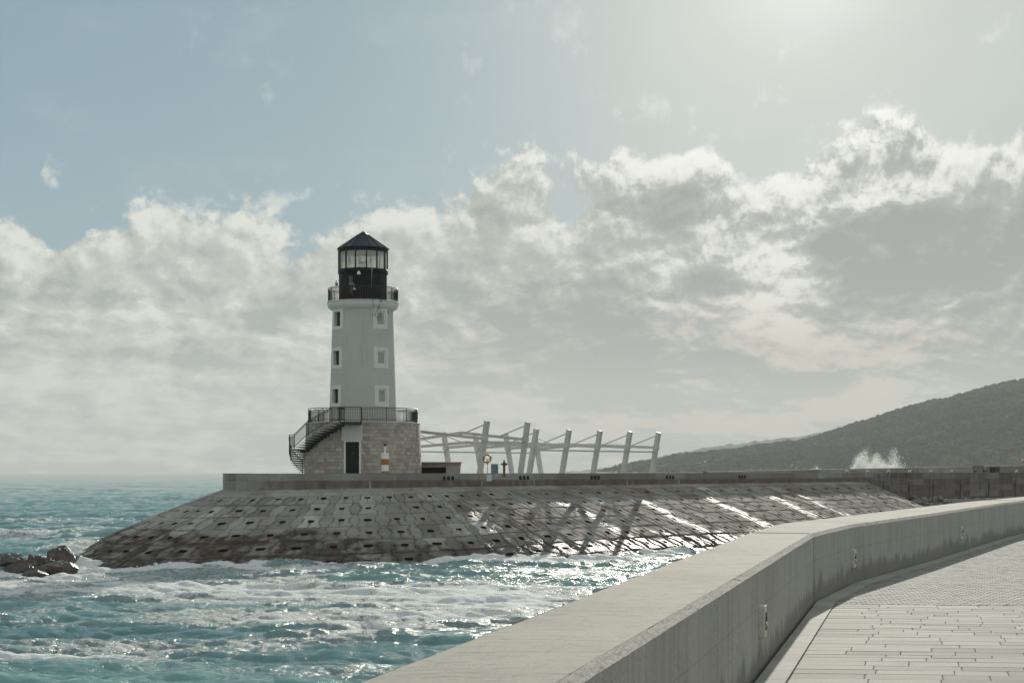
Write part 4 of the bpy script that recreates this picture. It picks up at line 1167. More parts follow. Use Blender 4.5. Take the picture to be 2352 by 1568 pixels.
# lantern door, dome cameras, aerials, whip, vents, cables
def onbox(nm, th, r, z, s, mat, parent=None, bev=0):
    x, y = wallpos(th, r); b = MB(); b.box((x, y, z), s, th); return b.build(nm, mat, parent or LH, bevel=bev)
dl = onbox('lantern_door', R(-44), 1.83, 14.3, (0.75, 0.08, 1.9), MAT['black_paint'])
onbox('door_frame', R(-30.5), 1.86, 14.3, (0.05, 0.06, 2.0), MAT['black_iron'], dl)
def domecam(th, r, z):
    x, y = wallpos(th, r)
    b = MB(); b.lathe([(0.001, z + .30), (0.045, z + .28), (0.055, z + .22), (0.13, z + .16), (0.14, z + .04), (0.12, z + .0)], 16, c=(x, y)); o_ = b.build('dome_camera', MAT['white_plastic'], LH)
    b = MB(); b.lathe([(0.12, z + 0.001), (0.115, z - .04), (0.07, z - .10), (0.001, z - .12)], 16, c=(x, y)); b.build('dome', MAT['dark_glass'], o_)
    x1, y1 = wallpos(th, r - 0.25); b = MB(); b.tube([(x, y, z + .27), (x1, y1, z + .27), (x1, y1, z + .1)], 0.025, 6); b.build('bracket', MAT['white_plastic'], o_)
domecam(R(-4), 2.06, 15.22); domecam(R(-92), 2.05, 14.72)
b = MB()
for k, (dx, z0, z1) in enumerate(((-0.05, 13.95, 15.15), (0.045, 13.85, 15.15), (0.14, 13.8, 15.12))):
    x, y = wallpos(R(-24), 1.98); b.tube([(x + dx, y, z0), (x + dx, y, z1)], 0.022 if k == 1 else 0.014, 6)
x, y = wallpos(R(-24), 1.98); b.box((x + 0.08, y, 14.55), (0.34, 0.05, 0.05)); b.box((x + 0.27, y, 14.4), (0.06, 0.06, 0.3))
b.build('aerials', MAT['steel_tube'], LH)
b = MB(); x, y = wallpos(R(21.5), 2.25); b.tube([(x, y, 14.2), (x + 0.03, y, 16.5)], 0.024, 6); b.tube([(x, y, 14.3), (*wallpos(R(21.5), 1.85), 14.3)], 0.02, 6); b.build('whip_aerial', MAT['steel_tube'], LH)
b = MB(); x, y = wallpos(R(-14), 2.0); b.tube([(x, y, 14.15), (x, y - 0.06, 14.15)], 0.09, 14); b.build('small_dish', MAT['white_plastic'], LH)
for th, z, s in ((R(45), 12.55, .13), (R(57), 12.43, .24)):
    o_ = onbox('vent', th, tr(12.5) + 0.01, z, (s, 0.05, s * 1.1), MAT['dark_hole'])
    for k in range(4): onbox('slat', th, tr(12.5) + 0.035, z - s * .42 + k * s * .28, (s, 0.03, 0.012), MAT['cabinet_grey'], o_)
b = MB()
for k, (t0, t1, zl_, off) in enumerate(((20, 34, 12.0, .1), (33, 27, 12.25, .07), (36, 26, 12.35, .05), (34, 38, 12.0, .12))):
    pts = []
    for f in np.linspace(0, 1, 14):
        th = R(t0 + (t1 - t0) * f); zz = 13.3 + (zl_ - 13.3) * sin(f * pi * 0.62) ** 0.8 if k != 3 else 13.3 - 1.35 * f
        rr = 2.78 - (2.78 - tr(12.4) - off) * min(1, f * 2.2); pts.append((*wallpos(th, rr), zz))
    b.tube(pts, 0.013, 5)
b.tube([(*wallpos(R(31 + 9 * cos(t)), tr(12.2) + 0.06), 12.2 + 0.28 * sin(t)) for t in np.linspace(2.6, 6.6, 14)], 0.012, 5)
b.build('cables', MAT['black_iron'], LH)
# plastic sheet wound round the gallery railing on the right
# drum door, frame and the louvred screen over it
TD = R(-5.0)
rd = drum_r(1.3)
d_ = onbox('door', TD, rd - 0.02, 1.27, (1.0, 0.16, 2.62), MAT['black_paint'])
for sx in (-1, 1):
    x, y = wallpos(TD, rd - 0.01); M = Matrix.Rotation(TD, 3, 'Z'); p = M @ Vector((sx * 0.57, 0, 0))
    b = MB(); b.box((x + p.x, y + p.y, 1.31), (0.135, 0.22, 2.72), TD); b.build('door_frame', MAT['white_trim'], d_)
b = MB(); x, y = wallpos(TD, rd - 0.01); b.box((x, y, 2.625), (1.0, 0.22, 0.085), TD); b.build('door_head', MAT['white_trim'], d_)
b = MB(); x, y = wallpos(TD, rd + 0.07); b.tube([(x, y, 1.72), (*wallpos(TD, rd + 0.09), 1.72)], 0.09, 14); b.build('door_emblem', MAT['dark_slate_metal'], d_)
sc = MB()
x, y = wallpos(R(-5), drum_r(3.3) + 0.10)
sc.box((x, y, 3.25), (1.50, 0.12, 1.14), R(-5)); so_ = sc.build('louvre_screen', MAT['white_trim'], LH)
sc = MB()
for k in range(19):
    x, y = wallpos(R(-5), drum_r(3.3) + 0.185); sc.box((x, y, 2.72 + k * 0.0592), (1.56, 0.07, 0.026), M=Matrix.Rotation(R(-5), 3, 'Z') @ Matrix.Rotation(R(-25), 3, 'X'))
sc.build('louvre_blades', MAT['white_plastic'], so_)
# deck railing on the drum, open where the stair landing meets it
ring_rail('deck_railing', 4.17, 4.07, 5.13, R(3.5), R(345.5), 13, 0.125, 0.12, 0.20, 0.10)
# spiral stair
st = MB(); RI, RO = 4.36, 5.62
def sect(t0, t1, z, th_in, th_out, k=4):
    vs = []
    aa = np.linspace(t0, t1, k)
    for a in aa:
        for r_, dz in ((RI, 0), (RO, 0), (RO, -th_out), (RI, -th_in)):
            x, y = wallpos(a, r_); vs.append((x, y, z + dz))
    fs = []
    for i in range(k - 1):
        for e in range(4):
            e2 = (e + 1) % 4; fs.append((i * 4 + e, (i + 1) * 4 + e, (i + 1) * 4 + e2, i * 4 + e2))
    fs += [(0, 1, 2, 3), tuple((k - 1) * 4 + e for e in (3, 2, 1, 0))]
    return vs, fs
SR = bpy.data.objects.new('spiral_stair', None); COL.objects.link(SR); SR.parent = LH
b = MB(); b.add(*sect(R(-12.5), R(3.5), 4.03, 0.24, 0.10, 6)); b.build('landing', MAT['black_iron'], SR)
zt_ = 4.03
stair_pts = []
for k in range(11):
    zt_ -= 0.163; a = R(-14.4 - k * 4.15)
    b = MB(); b.add(*sect(a - R(2.3), a + R(1.9), zt_, 0.20, 0.03)); b.build('tread', MAT['black_iron'], SR)
zt_ -= 0.163
b = MB(); b.add(*sect(R(-76), R(-59.5), zt_, 0.22, 0.05, 6)); b.build('half_landing', MAT['black_iron'], SR); zmid = zt_
for k in range(11):
    zt_ -= 0.168; a = R(-78 - k * 3.9)
    b = MB(); b.add(*sect(a - R(2.2), a + R(1.8), zt_, 0.16, 0.03)); b.build('tread', MAT['black_iron'], SR)
zend = zt_
# stair railing: straight panels between posts
nodes = [(-12.5, 4.03), (-19, 4.03), (-41, 4.03 - 0.0425 * 22), (-61, zmid + 0.03), (-76, zmid + 0.03), (-95, zmid - .80), (-118, zend + 0.02)]
ra = MB(); ba = MB()
for (a0, z0), (a1, z1) in zip(nodes[:-1], nodes[1:]):
    p0 = Vector((*wallpos(R(a0), RO), z0)); p1 = Vector((*wallpos(R(a1), RO), z1))
    curved = a1 < -76
    nn = 6 if curved else 1
    pp = [Vector((*wallpos(R(a0 + (a1 - a0) * f), RO), z0 + (z1 - z0) * f)) for f in np.linspace(0, 1, nn + 1)] if curved else [p0, p1]
    for dz, rr in ((1.05, 0.034), (0.93, 0.02), (0.12, 0.024)):
        ra.tube([p + Vector((0, 0, dz)) for p in pp], rr, 6)
    m_ = max(2, int((p1 - p0).length / 0.13))
    for k in range(1, m_):
        f = k / m_; p = (p0.lerp(p1, f) if not curved else Vector((*wallpos(R(a0 + (a1 - a0) * f), RO), z0 + (z1 - z0) * f)))
        ba.tube([p + Vector((0, 0, 0.12)), p + Vector((0, 0, 0.93))], 0.011, 4, False, False)
for a0, z0 in nodes:
    x, y = wallpos(R(a0), RO); po = MB(); po.tube([(x, y, z0 - 0.05), (x, y, z0 + 1.05)], 0.032, 6); po.build('post', MAT['black_iron'], SR)
ra.build('handrail', MAT['black_iron'], SR); ba.build('balusters', MAT['black_iron'], SR)
# railing round the top landing, with its heavy gate post
lr = MB()
c0 = [(*wallpos(R(-12.5 + 16 * f), RO), 4.03) for f in np.linspace(0, 1, 5)]
pe = (*wallpos(R(3.5), 4.25), 4.03)
for dz, rr in ((1.07, 0.034), (0.95, 0.02), (0.10, 0.024)):
    lr.tube([(x, y, z + dz) for x, y, z in c0 + [pe]], rr, 6)
for f in np.linspace(0, 1, 13):
    x, y = wallpos(R(-12.5 + 16 * f), RO); lr.tube([(x, y, 4.13), (x, y, 4.98)], 0.011, 4, False, False)
for a_g, r_g in ((3.5, RO), (-12.5, RO)):
    x, y = wallpos(R(a_g), r_g); lr.box((x, y, 4.55), (0.07, 0.07, 1.15), R(a_g))
for k in range(9):
    r_g = 4.3 + k * 0.15
    x, y = wallpos(R(-14), r_g)
    lr.tube([(x, y, 4.13), (x, y, 5.0)], 0.012, 4, False, False)
lr.bar((*wallpos(R(-14), 4.25), 5.05), (*wallpos(R(-14), 5.6), 5.05), 0.1, 0.12)
lr.build('landing_railing', MAT['black_iron'], SR)

# ================================================================ striped light marker in front of the drum
DM = 123.6
mk = thing('light_marker', (px2(884.5, DM), DM, ZM), 'white and orange banded post light standing right of the lighthouse door', 'marker')
prof_r = 0.275
def oct_(z0, z1, r0, r1, mat, nm, parent=mk):
    b = MB(); b.lathe([(0.001, z0), (r0, z0), (r1, z1), (0.001, z1)], 8, smooth=False); return b.build(nm, mat, parent)
oct_(0.0, 0.42, prof_r - .012, prof_r - .012, MAT['orange_band'], 'orange_band'); oct_(0.42, 0.87, prof_r - .012, prof_r - .012, MAT['white_plastic'], 'white_band')
oct_(0.87, 1.30, prof_r, prof_r, MAT['orange_band'], 'orange_band'); oct_(1.30, 1.735, prof_r + .005, prof_r + .005, MAT['white_plastic'], 'white_band')
oct_(1.735, 1.765, prof_r + .03, prof_r + .03, MAT['white_plastic'], 'cap_plate')
b = MB(); b.lathe([(0.07, 1.76), (0.062, 2.02), (0.095, 2.16), (0.11, 2.22), (0.001, 2.23)], 12); b.build('neck', MAT['white_plastic'], mk)
for sx in (-1, 1):
    b = MB(); b.box((sx * 0.055, 0, 2.305), (0.09, 0.16, 0.155)); b.build('lamp_box', MAT['black_paint'], mk)

# ================================================================ low stone bar counter right of the drum
DK = 131.0
x0, x1 = -9.4, px2(1056.5, DK)
kb = thing('bar_counter', ((x0 + x1) / 2, DK, ZM), 'low stone kiosk with flat brown roof slab and dark opening beside the lighthouse', 'kiosk')
W_ = x1 - x0; xo = px2(1024.5, DK) - (x0 + x1) / 2
b = MB()
b.box(((xo + W_ / 2) / 2, 1.5, 0.53), (W_ / 2 - xo, 3.0, 1.06)); b.box(((-W_ / 2 + xo) / 2, 1.56, 0.90), (W_ / 2 + xo, 2.88, 0.32)); b.box(((-W_ / 2 + xo) / 2, 2.6, 0.36), (W_ / 2 + xo, 0.7, 0.72))
b.build('wall', MAT['stone_flat'], kb)
b = MB(); b.box((0.06, 1.4, 1.095), (W_ + 0.22, 3.3, 0.07)); b.build('roof_slab', MAT['slab_edge'], kb)
b = MB(); b.box(((-W_ / 2 + xo) / 2, 2.0, 0.36), (W_ / 2 + xo - .02, 0.5, 0.74)); b.build('dark_recess', MAT['bench_wood'], kb)
b = MB(); b.box(((-W_ / 2 + xo) / 2 + .3, 0.04, 0.735), (W_ / 2 + xo + .9, 0.12, 0.035)); b.build('lintel_ledge', MAT['slab_edge'], kb)
b = MB(); b.box((xo - 0.22, 0.02, 0.92), (0.06, 0.1, 0.12)); b.build('spotlight', MAT['white_plastic'], kb)

# ================================================================ pergolas of white steel frames
def pergola(name, ts, zcol, zjoint, zridge, ztie, label, ridge=7.0, span=12.1, front_only=()):
    p0 = along(ts[0], -2.0)
    root = thing(name, (p0[0], p0[1], ZM), label, 'pergola')
    org = Vector((p0[0], p0[1], ZM)); n3 = Vector((NOR[0], NOR[1], 0))
    fr_tie = []; bk_tie = []
    for t in ts:
        bf = Vector((*along(t, -2.0), ZM)) - org; bb = bf - n3 * span
        lean = 0.78
        up = zcol - ZM
        for base, sgn, lst in ((bf, 1, fr_tie), (bb, -1, bk_tie)):
            if sgn < 0 and t in front_only: continue
            top = base + n3 * lean * sgn + Vector((0, 0, up))
            b = MB(); b.bar(base - Vector((0, 0, 0.02)), top, 0.30, 0.36, up=n3); c_ = b.build('column', MAT['white_steel'], root, bevel=0.012)
            b = MB(); b.box(base + Vector((0, 0, 0.03)), (0.55, 0.6, 0.06), wall_rot); b.build('base_plate', MAT['white_steel'], c_)
            ax = (top - base)
            fj = (zjoint - ZM) / up
            j = base + ax * fj
            rg_ = Vector((bf.x, bf.y, 0)) - n3 * (ridge - 0.5) + Vector((0, 0, zridge - ZM))
            b = MB(); b.bar(j, rg_, 0.13, 0.22)
            L = (rg_ - j).length; dv = (rg_ - j).normalized()
            for k in range(1, int(L / 0.62)):
                b.box(j + dv * k * 0.62 + Vector((0, 0, 0.0)), (0.17, 0.05, 0.10), wall_rot)
            b.build('rafter', MAT['white_steel'], root)
            a_ = top - ax.normalized() * 0.22; e_ = j + dv * 2.5 + Vector((0, 0, 0.1))
            b = MB(); b.bar(a_, e_, 0.075, 0.075); b.build('stay', MAT['white_steel'], root)
            b = MB(); b.box(j, (0.36, 0.44, 0.30), wall_rot); b.build('clamp', MAT['white_steel'], c_)
            lst.append(base + ax * ((ztie - ZM) / up))
    for lst in (fr_tie, bk_tie):
        for q0, q1 in zip(lst[:-1], lst[1:]):
            b = MB(); b.bar(q0, q1, 0.12, 0.12); b.build('tie_bar', MAT['white_steel'], root)
    return root
pergola('pergola', (13.8, 17.65, 21.45, 25.3, 29.1), 8.92, 7.66, 7.98, 7.30, 'low open pergola of five white steel frames with leaning columns behind the mole wall')
pergola('pergola', (8.3, 12.8), 9.41, 8.10, 8.72, 7.88, 'taller white steel pergola with two leaning front columns next to the lighthouse', 6.6, front_only=(8.3,))
# ================================================================ promenade in the foreground
IN = [(-2.74, -6.0), (3.82, 21.5), (5.04, 25.1), (7.62, 31.1), (12.27, 42.3), (17.7, 54.0), (24.6, 68.0), (32.5, 82.0), (44, 99)]
OUT = [(-3.44, -5.83), (3.10, 22.0), (4.05, 25.6), (6.58, 31.6), (11.25, 42.8), (16.7, 54.5), (23.6, 68.6), (31.6, 82.6), (43.2, 99.7)]
ZF = EYE - 0.825; ZTOP = EYE - 0.787
def dense(pts, ref, step_fn):
    """resample two matching polylines at the same parameters, step depending on distance"""
    a = np.array(pts); b = np.array(ref)
    seg = np.hypot(*(np.diff(a, axis=0)).T); cs = np.concatenate([[0], np.cumsum(seg)])
    s = [0.0]
    while s[-1] < cs[-1]:
        y = np.interp(s[-1], cs, a[:, 1]); s.append(s[-1] + step_fn(y))
    s = np.clip(np.array(s), 0, cs[-1])
    i_ = np.stack([np.interp(s, cs, a[:, k]) for k in (0, 1)], -1); o_ = np.stack([np.interp(s, cs, b[:, k]) for k in (0, 1)], -1)
    return i_, o_, s
pw = thing('parapet_wall', (0, 0, 0), 'thick pale concrete parapet with chipped edge curving along the promenade in the foreground', 'wall')
i_, o_, s = dense(IN, OUT, lambda y: 0.04 if 3 < y < 24 else (0.08 if y < 50 else 0.3))
dr_ = o_ - i_; th_ = np.hypot(dr_[:, 0], dr_[:, 1])[:, None]; dn_ = dr_ / th_
# chamfer with broken arris
rows = []; uvs = []
wob = lambda k, a: a * (fbm(s * 2.6 + k * 9, 0 * s + k, 60 + k, 4) - 0.5) * 2
K = 7
inset = 0.044 + wob(1, 0.005)
low = -0.004 + wob(2, 0.003)
for k in range(K):
    f = k / (K - 1)
    ins = inset * f + 0.001; z = ZF + low * (1 - f) + (ZTOP - ZF) * f
    rough = (fbm(s * 14 + k * 3.1, 0 * s + k * 1.7, 80, 4) - 0.5) * 0.013 * sin(pi * min(max(f, .12), .88))
    chip = sstep(0.66, 0.8, fbm(s * 5.0, 0 * s + k * 0.5, 83, 4)) * 0.005
    q = i_ + dn_ * (ins + chip * 0.7)[:, None]
    rows.append(np.stack([q[:, 0], q[:, 1], z + rough - chip], -1)); uvs.append(np.stack([s, 0 * s + f], -1))
link('chipped_edge', grid_mesh('chipped_edge', np.stack(rows, 0), np.stack(uvs, 0), None, True), MAT['parapet_chamfer'], pw)
# inner face
rows = []; uvs = []
for k in range(9):
    z = ZP - 0.12 + (ZF + 0.0 - ZP + 0.12) * k / 8
    rows.append(np.stack([i_[:, 0], i_[:, 1], (0 * s + z) + (low if k == 8 else 0)], -1)); uvs.append(np.stack([s, 0 * s + z], -1))
link('inner_face', grid_mesh('inner_face', np.stack(rows, 0), np.stack(uvs, 0), None, True), MAT['parapet_face'], pw)
# top and seaward face
rows = []; uvs = []
for k in range(9):
    f = k / 8
    q = i_ + dn_ * (inset[:, None] * (1 - f) + (th_ - 0.02) * f)
    z = ZTOP + 0.006 * (fbm(q[:, 0] * .8, q[:, 1] * .8, 64, 3) - 0.5) * (0 if k == 0 else 1)
    rows.append(np.stack([q[:, 0], q[:, 1], z], -1)); uvs.append(np.stack([s, th_[:, 0] * f], -1))
link('coping', grid_mesh('coping', np.stack(rows, 0), np.stack(uvs, 0), None, True), MAT['parapet_top'], pw)
rows = []; uvs = []
for z, e in ((ZTOP, -0.02), (ZTOP - 0.02, 0.0), (ZP, 0.0), (1.5, 0.0), (-1.5, 0.0)):
    q = o_ + dn_ * e; rows.append(np.stack([q[:, 0], q[:, 1], 0 * s + z], -1)); uvs.append(np.stack([s, 0 * s + z], -1))
link('seaward_face', grid_mesh('seaward_face', np.stack(rows, 0), np.stack(uvs, 0), None, False), MAT['parapet_face'], pw)
def in_at(y):
    a = np.array(IN); return float(np.interp(y, a[:, 1], a[:, 0]))
def in_dir(y):
    return Vector((in_at(y + .2) - in_at(y - .2), .4, 0)).normalized()
def out_near(p, d):
    best = None; A_ = np.array(OUT)
    nrm = Vector((-d.y, d.x, 0))
    for e in np.arange(0.3, 1.6, 0.01):
        q = p + nrm * e
        if q.x < np.interp(q.y, A_[:, 1], A_[:, 0]): return e
    return 0.9
for y in (21.5, 45.6, 69.0):
    d = in_dir(y + .3) if y < 22 else in_dir(y); p = Vector((in_at(y), y, 0)); nrm = Vector((-d.y, d.x, 0)); rot = atan2(d.y, d.x)
    e = out_near(p, d) - 0.03
    b = MB()
    b.box((p.x - nrm.x * 0.0, p.y, (ZP + ZF) / 2), (0.014, 0.006, ZF - ZP - 0.01), rot)
    c = p + nrm * (e / 2 + 0.03); b.box((c.x, c.y, ZTOP), (0.013, e - 0.05, 0.012), rot)
    b.build('expansion_joint', MAT['dark_hole'], pw)
# ground under the paving and quay body
b = MB()
poly = [(x + 0.25, y) for x, y in OUT] + [(70, 99), (70, -6)]
b.prism(poly[::-1], -2.0, ZP - 0.075)
o = b.build('promenade_ground', MAT['paver_bed']); tag(o, kind='structure')
# kerb stones
KW = 0.275; GAP = 0.045
ks = MB(); tones = []
a = np.array(IN); seg = np.hypot(*(np.diff(a, axis=0)).T); cs = np.concatenate([[0], np.cumsum(seg)])
def kerb_pt(sv, e):
    x = np.interp(sv, cs, a[:, 0]); y = np.interp(sv, cs, a[:, 1])
    sv2 = min(sv + .4, cs[-1]); sv1 = max(sv - .4, 0)
    d = Vector((np.interp(sv2, cs, a[:, 0]) - np.interp(sv1, cs, a[:, 0]), np.interp(sv2, cs, a[:, 1]) - np.interp(sv1, cs, a[:, 1]), 0)).normalized()
    return (x + d.y * e, y - d.x * e)
random.seed(9)
sv = 6.0
kt = []
while sv < cs[-1] - 1:
    L = random.uniform(0.55, 0.75)
    m_ = 3
    for h_ in range(m_):
        s0 = sv + (L - 0.006) * h_ / m_; s1 = sv + (L - 0.006) * (h_ + 1) / m_
        zt = ZP + 0.012
        q = [kerb_pt(s0, GAP), kerb_pt(s1, GAP), kerb_pt(s1, KW), kerb_pt(s0, KW)]
        vs = [(x, y, zt) for x, y in q] + [(x, y, zt - 0.15) for x, y in q]
        n0 = len(ks.v)
        ks.add(vs, [(3, 2, 1, 0), (0, 1, 5, 4), (2, 3, 7, 6)] + ([(3, 0, 4, 7)] if h_ == 0 else []) + ([(1, 2, 6, 5)] if h_ == m_ - 1 else []))
        kt += [random.random() if h_ == 0 else kt[-1]] * 8
    sv += L
o = ks.build('kerb_strip', MAT['kerb_stone'])
at = o.data.attributes.new('tone', 'FLOAT', 'POINT'); at.data.foreach_set('value', kt)
tag(o, kind='structure')
# pavers
def kerb_line_x(y):
    return in_at(y) + KW / max(0.2, in_dir(y).y) + 0.008
def emit(quads, tone, name, mat, label):
    """quads (n,4,3): top faces -> closed-sided pavers"""
    n_ = len(quads); top = quads
    cen = top.mean(1, keepdims=True)
    ins = cen + (top - cen) * (1 - 0.012 / np.maximum(np.linalg.norm(top - cen, axis=2, keepdims=True), 0.05))
    mid = top.copy(); mid[:, :, 2] -= 0.004
    low_ = top.copy(); low_[:, :, 2] -= 0.06
    V = np.concatenate([ins, mid, low_], 1).reshape(-1, 3)
    f = [[0, 1, 2, 3]]
    for r_ in (0, 4):
        for e in range(4):
            e2 = (e + 1) % 4; f.append([r_ + e, r_ + 4 + e, r_ + 4 + e2, r_ + e2])
    Fc = (np.array(f)[None] + 12 * np.arange(n_)[:, None, None]).reshape(-1, 4)
    me = tri_mesh(name, V, Fc, {'tone': np.repeat(tone, 12)}, False)
    o = link(name, me, mat); tag(o, kind='structure', label=label)
rg = np.random.default_rng(4)
Q = []; Tn = []
JD = np.array([sin(R(13.4)), cos(R(13.4))]); RD = np.array([cos(R(6.0)), -sin(R(6.0))])     # joints follow the wall, rows run across
o0 = np.array([in_at(21.12), 21.12])
t_ = 0.0
while t_ < 20.0:
    hgt_ = float(rg.choice([0.22, 0.30, 0.36], p=[.4, .25, .35])); t2 = t_ + hgt_
    x = KW + 0.004
    while x < 12:
        wd = float(rg.uniform(0.36, 0.74)); g_ = 0.0027
        z = ZP + rg.normal(0, 0.0008); tl = rg.normal(0, 0.0007, 4)
        q = [o0 - JD * (tt) + RD * xx for tt, xx in ((t2 - .003, x + g_), (t2 - .003, x + wd - g_), (t_ + .003, x + wd - g_), (t_ + .003, x + g_))]
        Q.append([[p[0], p[1], z + tl[k]] for k, p in enumerate(q)]); Tn.append(rg.random())
        x += wd
    t_ = t2
emit(np.array(Q), np.array(Tn), 'slab_paving', MAT['slab_paver'], 'large pale rectangular paving slabs of the promenade')
Q = []; Tn = []
ang_ = R(27.0); du = np.array([cos(ang_), -sin(ang_)]); dv = np.array([sin(ang_), cos(ang_)])    # dv runs along the wall
bl_, bw_ = 0.20, 0.10; o1 = np.array([in_at(21.12), 21.12])
o0 = np.array([3.0, 20.0])
for r_ in range(-60, 420):
    for c_ in range(-40, 110):
        p = o0 + dv * (r_ * bw_ * 1.0) + du * ((c_ + 0.5 * (r_ % 2)) * bl_)
        lim = 21.17 - (p[0] - o1[0]) * math.tan(R(6.0))
        if not (lim - 0.02 < p[1] < 58): continue
        kx = kerb_line_x(p[1])
        if p[0] < kx - 0.06 or p[0] > kx + 13: continue
        if p[0] > 0.34 * p[1] + 3: continue
        hx, hy = bl_ / 2 - 0.004, bw_ / 2 - 0.003
        z = ZP + rg.normal(0, 0.0008); tl = rg.normal(0, 0.0007, 4)
        q = [p - du * hx - dv * hy, p + du * hx - dv * hy, p + du * hx + dv * hy, p - du * hx + dv * hy]
        q = [[v_[0], max(v_[1], 21.135 - (v_[0] - o1[0]) * math.tan(R(6.0))), z + tl[k]] for k, v_ in enumerate(q)]
        Q.append(q); Tn.append(rg.random())
emit(np.array(Q), np.array(Tn), 'block_paving', MAT['block_paver'], 'small grey paving blocks of the promenade')
b = MB(); b.prism([(kerb_line_x(58) + 0.05, 57.9), (60, 57.9), (60, 99), (kerb_line_x(98), 98.5)], ZP - 0.07, ZP - 0.004); o = b.build('far_paving', MAT['block_paver']); tag(o, kind='structure')
# recessed lamps on the parapet
lref = None
for y, zc, lb in ((14.15, 4.455, 'nearest pale stone wall lamp on the shaded parapet face, seen almost edge on'),
                  (25.0, 4.42, 'middle square wall lamp on the parapet just right of the wall corner'),
                  (35.0, 4.44, 'farthest of the square wall lamps on the foreground parapet, above the damp stains'),):
    d = in_dir(y); nrm = Vector((d.y, -d.x, 0)); rot = atan2(d.y, d.x)
    loc = Vector((in_at(y), y, zc)) + nrm * 0.0
    if lref is None:
        t = thing('wall_lamp', loc, lb, 'lamp', 'lamps on the foreground parapet', rot)
        b = MB(); b.box((0, -0.022, 0), (0.20, 0.055, 0.26)); b.build('housing', MAT['lamp_stone'], t, bevel=0.006)
        b = MB()
        for sx in (-1, 1): b.box((sx * 0.052, -0.0515, 0.0), (0.006, 0.006, 0.13))
        for sz in (-1, 1): b.box((0, -0.0515, sz * 0.068), (0.11, 0.006, 0.006))
        b.build('recess_line', MAT['dark_hole'], t)
        b = MB(); b.box((0, -0.051, 0.012), (0.075, 0.004, 0.045)); b.build('light_slot', MAT['dark_hole'], t)
        b = MB(); b.add([(-0.037, -0.052, -0.035), (0.037, -0.052, -0.035), (0.037, -0.052, 0.0), (-0.037, -0.052, 0.0), (-0.037, -0.068, -0.035), (0.037, -0.068, -0.035)],
                        [(0, 1, 5, 4), (4, 5, 2, 3), (0, 4, 3), (1, 2, 5)]); b.build('light_lip', MAT['lamp_lens'], t)
        lref = t
    else:
        t = copy_tree(lref); t.location = loc; t.rotation_euler = (0, 0, rot); t['label'] = lb
# ================================================================ hills
RIDGE = [(1300, 1082.5), (1370, 1080), (1400, 1074), (1450, 1066.5), (1500, 1059), (1551, 1049), (1600, 1043), (1687, 1033), (1760, 1024), (1840, 1010), (1878, 998), (1908, 987), (1953, 976), (2050, 949),
         (2150, 920), (2250, 895), (2352, 873), (2500, 843), (2800, 800), (3200, 790), (4200, 860)]
YR = 1750.0; HS = 1.6      # the headland is laid out at 1750 m and built HS times that size and distance
rp = np.array(RIDGE); RX = (rp[:, 0] - 1176) / F * YR; RZ = np.maximum((1082 - rp[:, 1]) / F * YR + EYE / HS - 3.0, 0.0)
def hill_z(x, y):
    return HS * hill_z0(x / HS, y / HS)
def hill_z0(x, y):
    H_ = np.interp(x, RX, RZ)
    ys = np.interp(x, [60, 120, 200, 330, 520, 1300], [1700, 1560, 1400, 1230, 1090, 950])
    t = np.clip((y - ys) / (YR - ys), -0.2, 1.6)
    f = np.where(t < 1, np.clip(t, 0, 1) ** 0.85 * (1.6 - 0.6 * np.clip(t, 0, 1)), 1.0 - 0.3 * (t - 1))
    z = H_ * f
    z = z * (1 + 0.20 * (fbm(x / 120., y / 120., 3, 4) - 0.5) * (1 - np.clip(t, 0, 1))) + 2.0 * (fbm(x / 25., y / 25., 8, 4) - 0.5) * np.clip(t * 4, 0, 1) * (H_ > 3)
    shore = 2.2 * sstep(-0.012, 0.012, (y - ys) / YR) + 1.2 * (fbm(x / 14., y / 14., 12, 3) - .5)
    return np.where(t > -0.05, z + shore * (H_ > 0.5), -2.0) - 1.0
gx = np.linspace(60, 1300, 460) * HS; gy = np.linspace(900, 2250, 320) * HS
GX, GY = np.meshgrid(gx, gy)
o = link('hill', grid_mesh('hill', np.stack([GX, GY, hill_z(GX, GY)], -1), None, None, True), MAT['hillside']); tag(o, kind='structure', label='long scrub covered headland on the right')
FR = np.array([(1330, 1083), (1395, 1076), (1480, 1056), (1551, 1041.5), (1605, 1030.5), (1680, 1018.5), (1755, 1012), (1833, 1001.5), (1900, 990), (2000, 975), (2200, 960), (2500, 960)])
Y2 = 4400.0; QS = Y2 / 2900
F2X = (FR[:, 0] - 1176) / F * Y2; F2Z = np.maximum((1082 - FR[:, 1]) / F * Y2 + EYE, 0)
gx2 = np.linspace(100, 1000, 360) * QS; gy2 = np.linspace(2300, 3200, 90) * QS; GX2, GY2 = np.meshgrid(gx2, gy2)
t = np.clip((GY2 - 2420 * QS) / (Y2 - 2420 * QS), -0.1, 1.5)
Z2 = np.interp(GX2, F2X, F2Z) * np.where(t < 1, np.clip(t, 0, 1) ** .8, 1 - 0.4 * (t - 1)) - 1 + (8 * (fbm(GX2 / 33., GY2 / 33., 31, 4) - .5) + 5 * (vnoise(GX2 / 10., GY2 / 13., 37) - .5)) * np.clip(t * 5, 0, 1)
o = link('far_hill', grid_mesh('far_hill', np.stack([GX2, GY2, np.where(t > 0, Z2, -2)], -1), None, None, True), MAT['hillside']); tag(o, kind='structure', label='paler low ridge behind the headland')
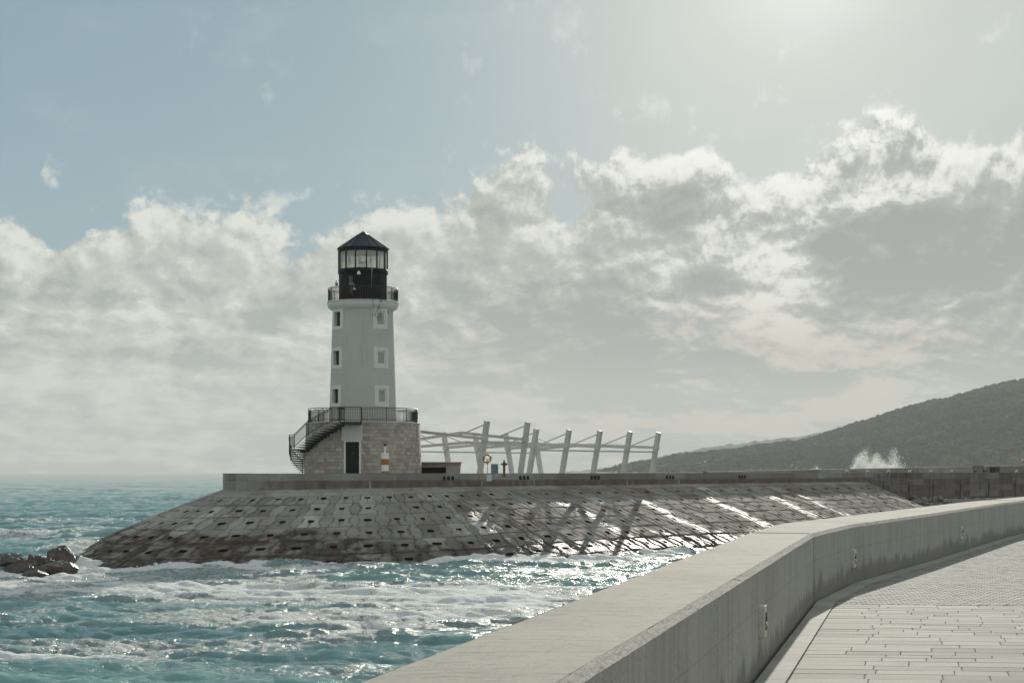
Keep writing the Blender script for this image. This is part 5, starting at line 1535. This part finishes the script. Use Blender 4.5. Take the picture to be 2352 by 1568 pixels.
# scrub forest: many small ragged crowns as one mass
import bmesh
rg = np.random.default_rng(12)
bm = bmesh.new(); bmesh.ops.create_icosphere(bm, subdivisions=2, radius=1.0)
bv = np.array([v.co[:] for v in bm.verts]); bf_ = np.array([[v.index for v in f.verts] for f in bm.faces]); bm.free()
shapes = []
for k in range(8):
    d = 0.62 + 0.75 * fbm(bv[:, 0] * 1.6 + k * 9.1 + bv[:, 2], bv[:, 1] * 1.6 - bv[:, 2] * 1.3, 70 + k, 3) + 0.22 * (rg.random(len(bv)) - 0.5)
    shapes.append(bv * d[:, None] * np.array([1, 1, 0.85]))
NT_ = 30000
x = rg.uniform(75, 760, NT_ * 3) * HS; y = rg.uniform(1000, 1770, NT_ * 3) * HS
z = hill_z(x, y)
px_ = 1176 + F * x / y
ok = (z > 5.0) & (px_ < 2480)
dens = fbm(x / 72., y / 72., 44, 4)
ok &= rg.random(len(x)) < 0.5 + 0.6 * sstep(0.38, 0.6, dens)
x = x[ok][:NT_]; y = y[ok][:NT_]; z = z[ok][:NT_]; dens = dens[ok][:NT_]
sz = rg.lognormal(0.0, 0.35, len(x)) * (1.7 + 1.7 * sstep(0.4, 0.65, dens))
sz = np.clip(sz, 1.1, 6.0)
V = []; T_ = []; tn = []
kk = rg.integers(0, 8, len(x)); rot = rg.uniform(0, 6.28, len(x)); tone = np.clip(0.15 + 0.55 * rg.random(len(x)) + 0.9 * (fbm(x / 60., y / 60., 48, 4) - .45), 0, 1)
for k in range(8):
    m_ = np.where(kk == k)[0]; n_ = len(m_)
    c, s_ = np.cos(rot[m_])[:, None], np.sin(rot[m_])[:, None]
    b_ = shapes[k]
    vx = (b_[None, :, 0] * c - b_[None, :, 1] * s_) * sz[m_][:, None] + x[m_][:, None]
    vy = (b_[None, :, 0] * s_ + b_[None, :, 1] * c) * sz[m_][:, None] + y[m_][:, None]
    vz = b_[None, :, 2] * sz[m_][:, None] + (z[m_] + 0.45 * sz[m_])[:, None]
    base = sum(len(q) for q in V)
    V.append(np.stack([vx, vy, vz], -1).reshape(-1, 3))
    T_.append((bf_[None] + base + len(b_) * np.arange(n_)[:, None, None]).reshape(-1, 3))
    tn.append(np.repeat(tone[m_], len(b_)))
o = link('scrub_forest', tri_mesh('scrub_forest', np.concatenate(V), np.concatenate(T_), {'tone': np.concatenate(tn)}, False), MAT['macchia'])
tag(o, 'dark grey green scrub forest covering the headland', 'forest', None, 'stuff')
# ================================================================ air
b = MB(); b.box((0, 3400, 183), (15000, 8400, 375))
m, n = newmat('haze_air')
pv = n.n('ShaderNodeVolumePrincipled', None, {'Color': (0.86, 0.90, 0.90, 1), 'Density': 1.1e-4, 'Anisotropy': 0.1})
oo = n.n('ShaderNodeOutputMaterial'); n.t.links.new(pv.outputs[0], oo.inputs['Volume'])
o = b.build('haze', m); tag(o, kind='stuff', label='thin sea haze')
m.cycles.homogeneous_volume = True
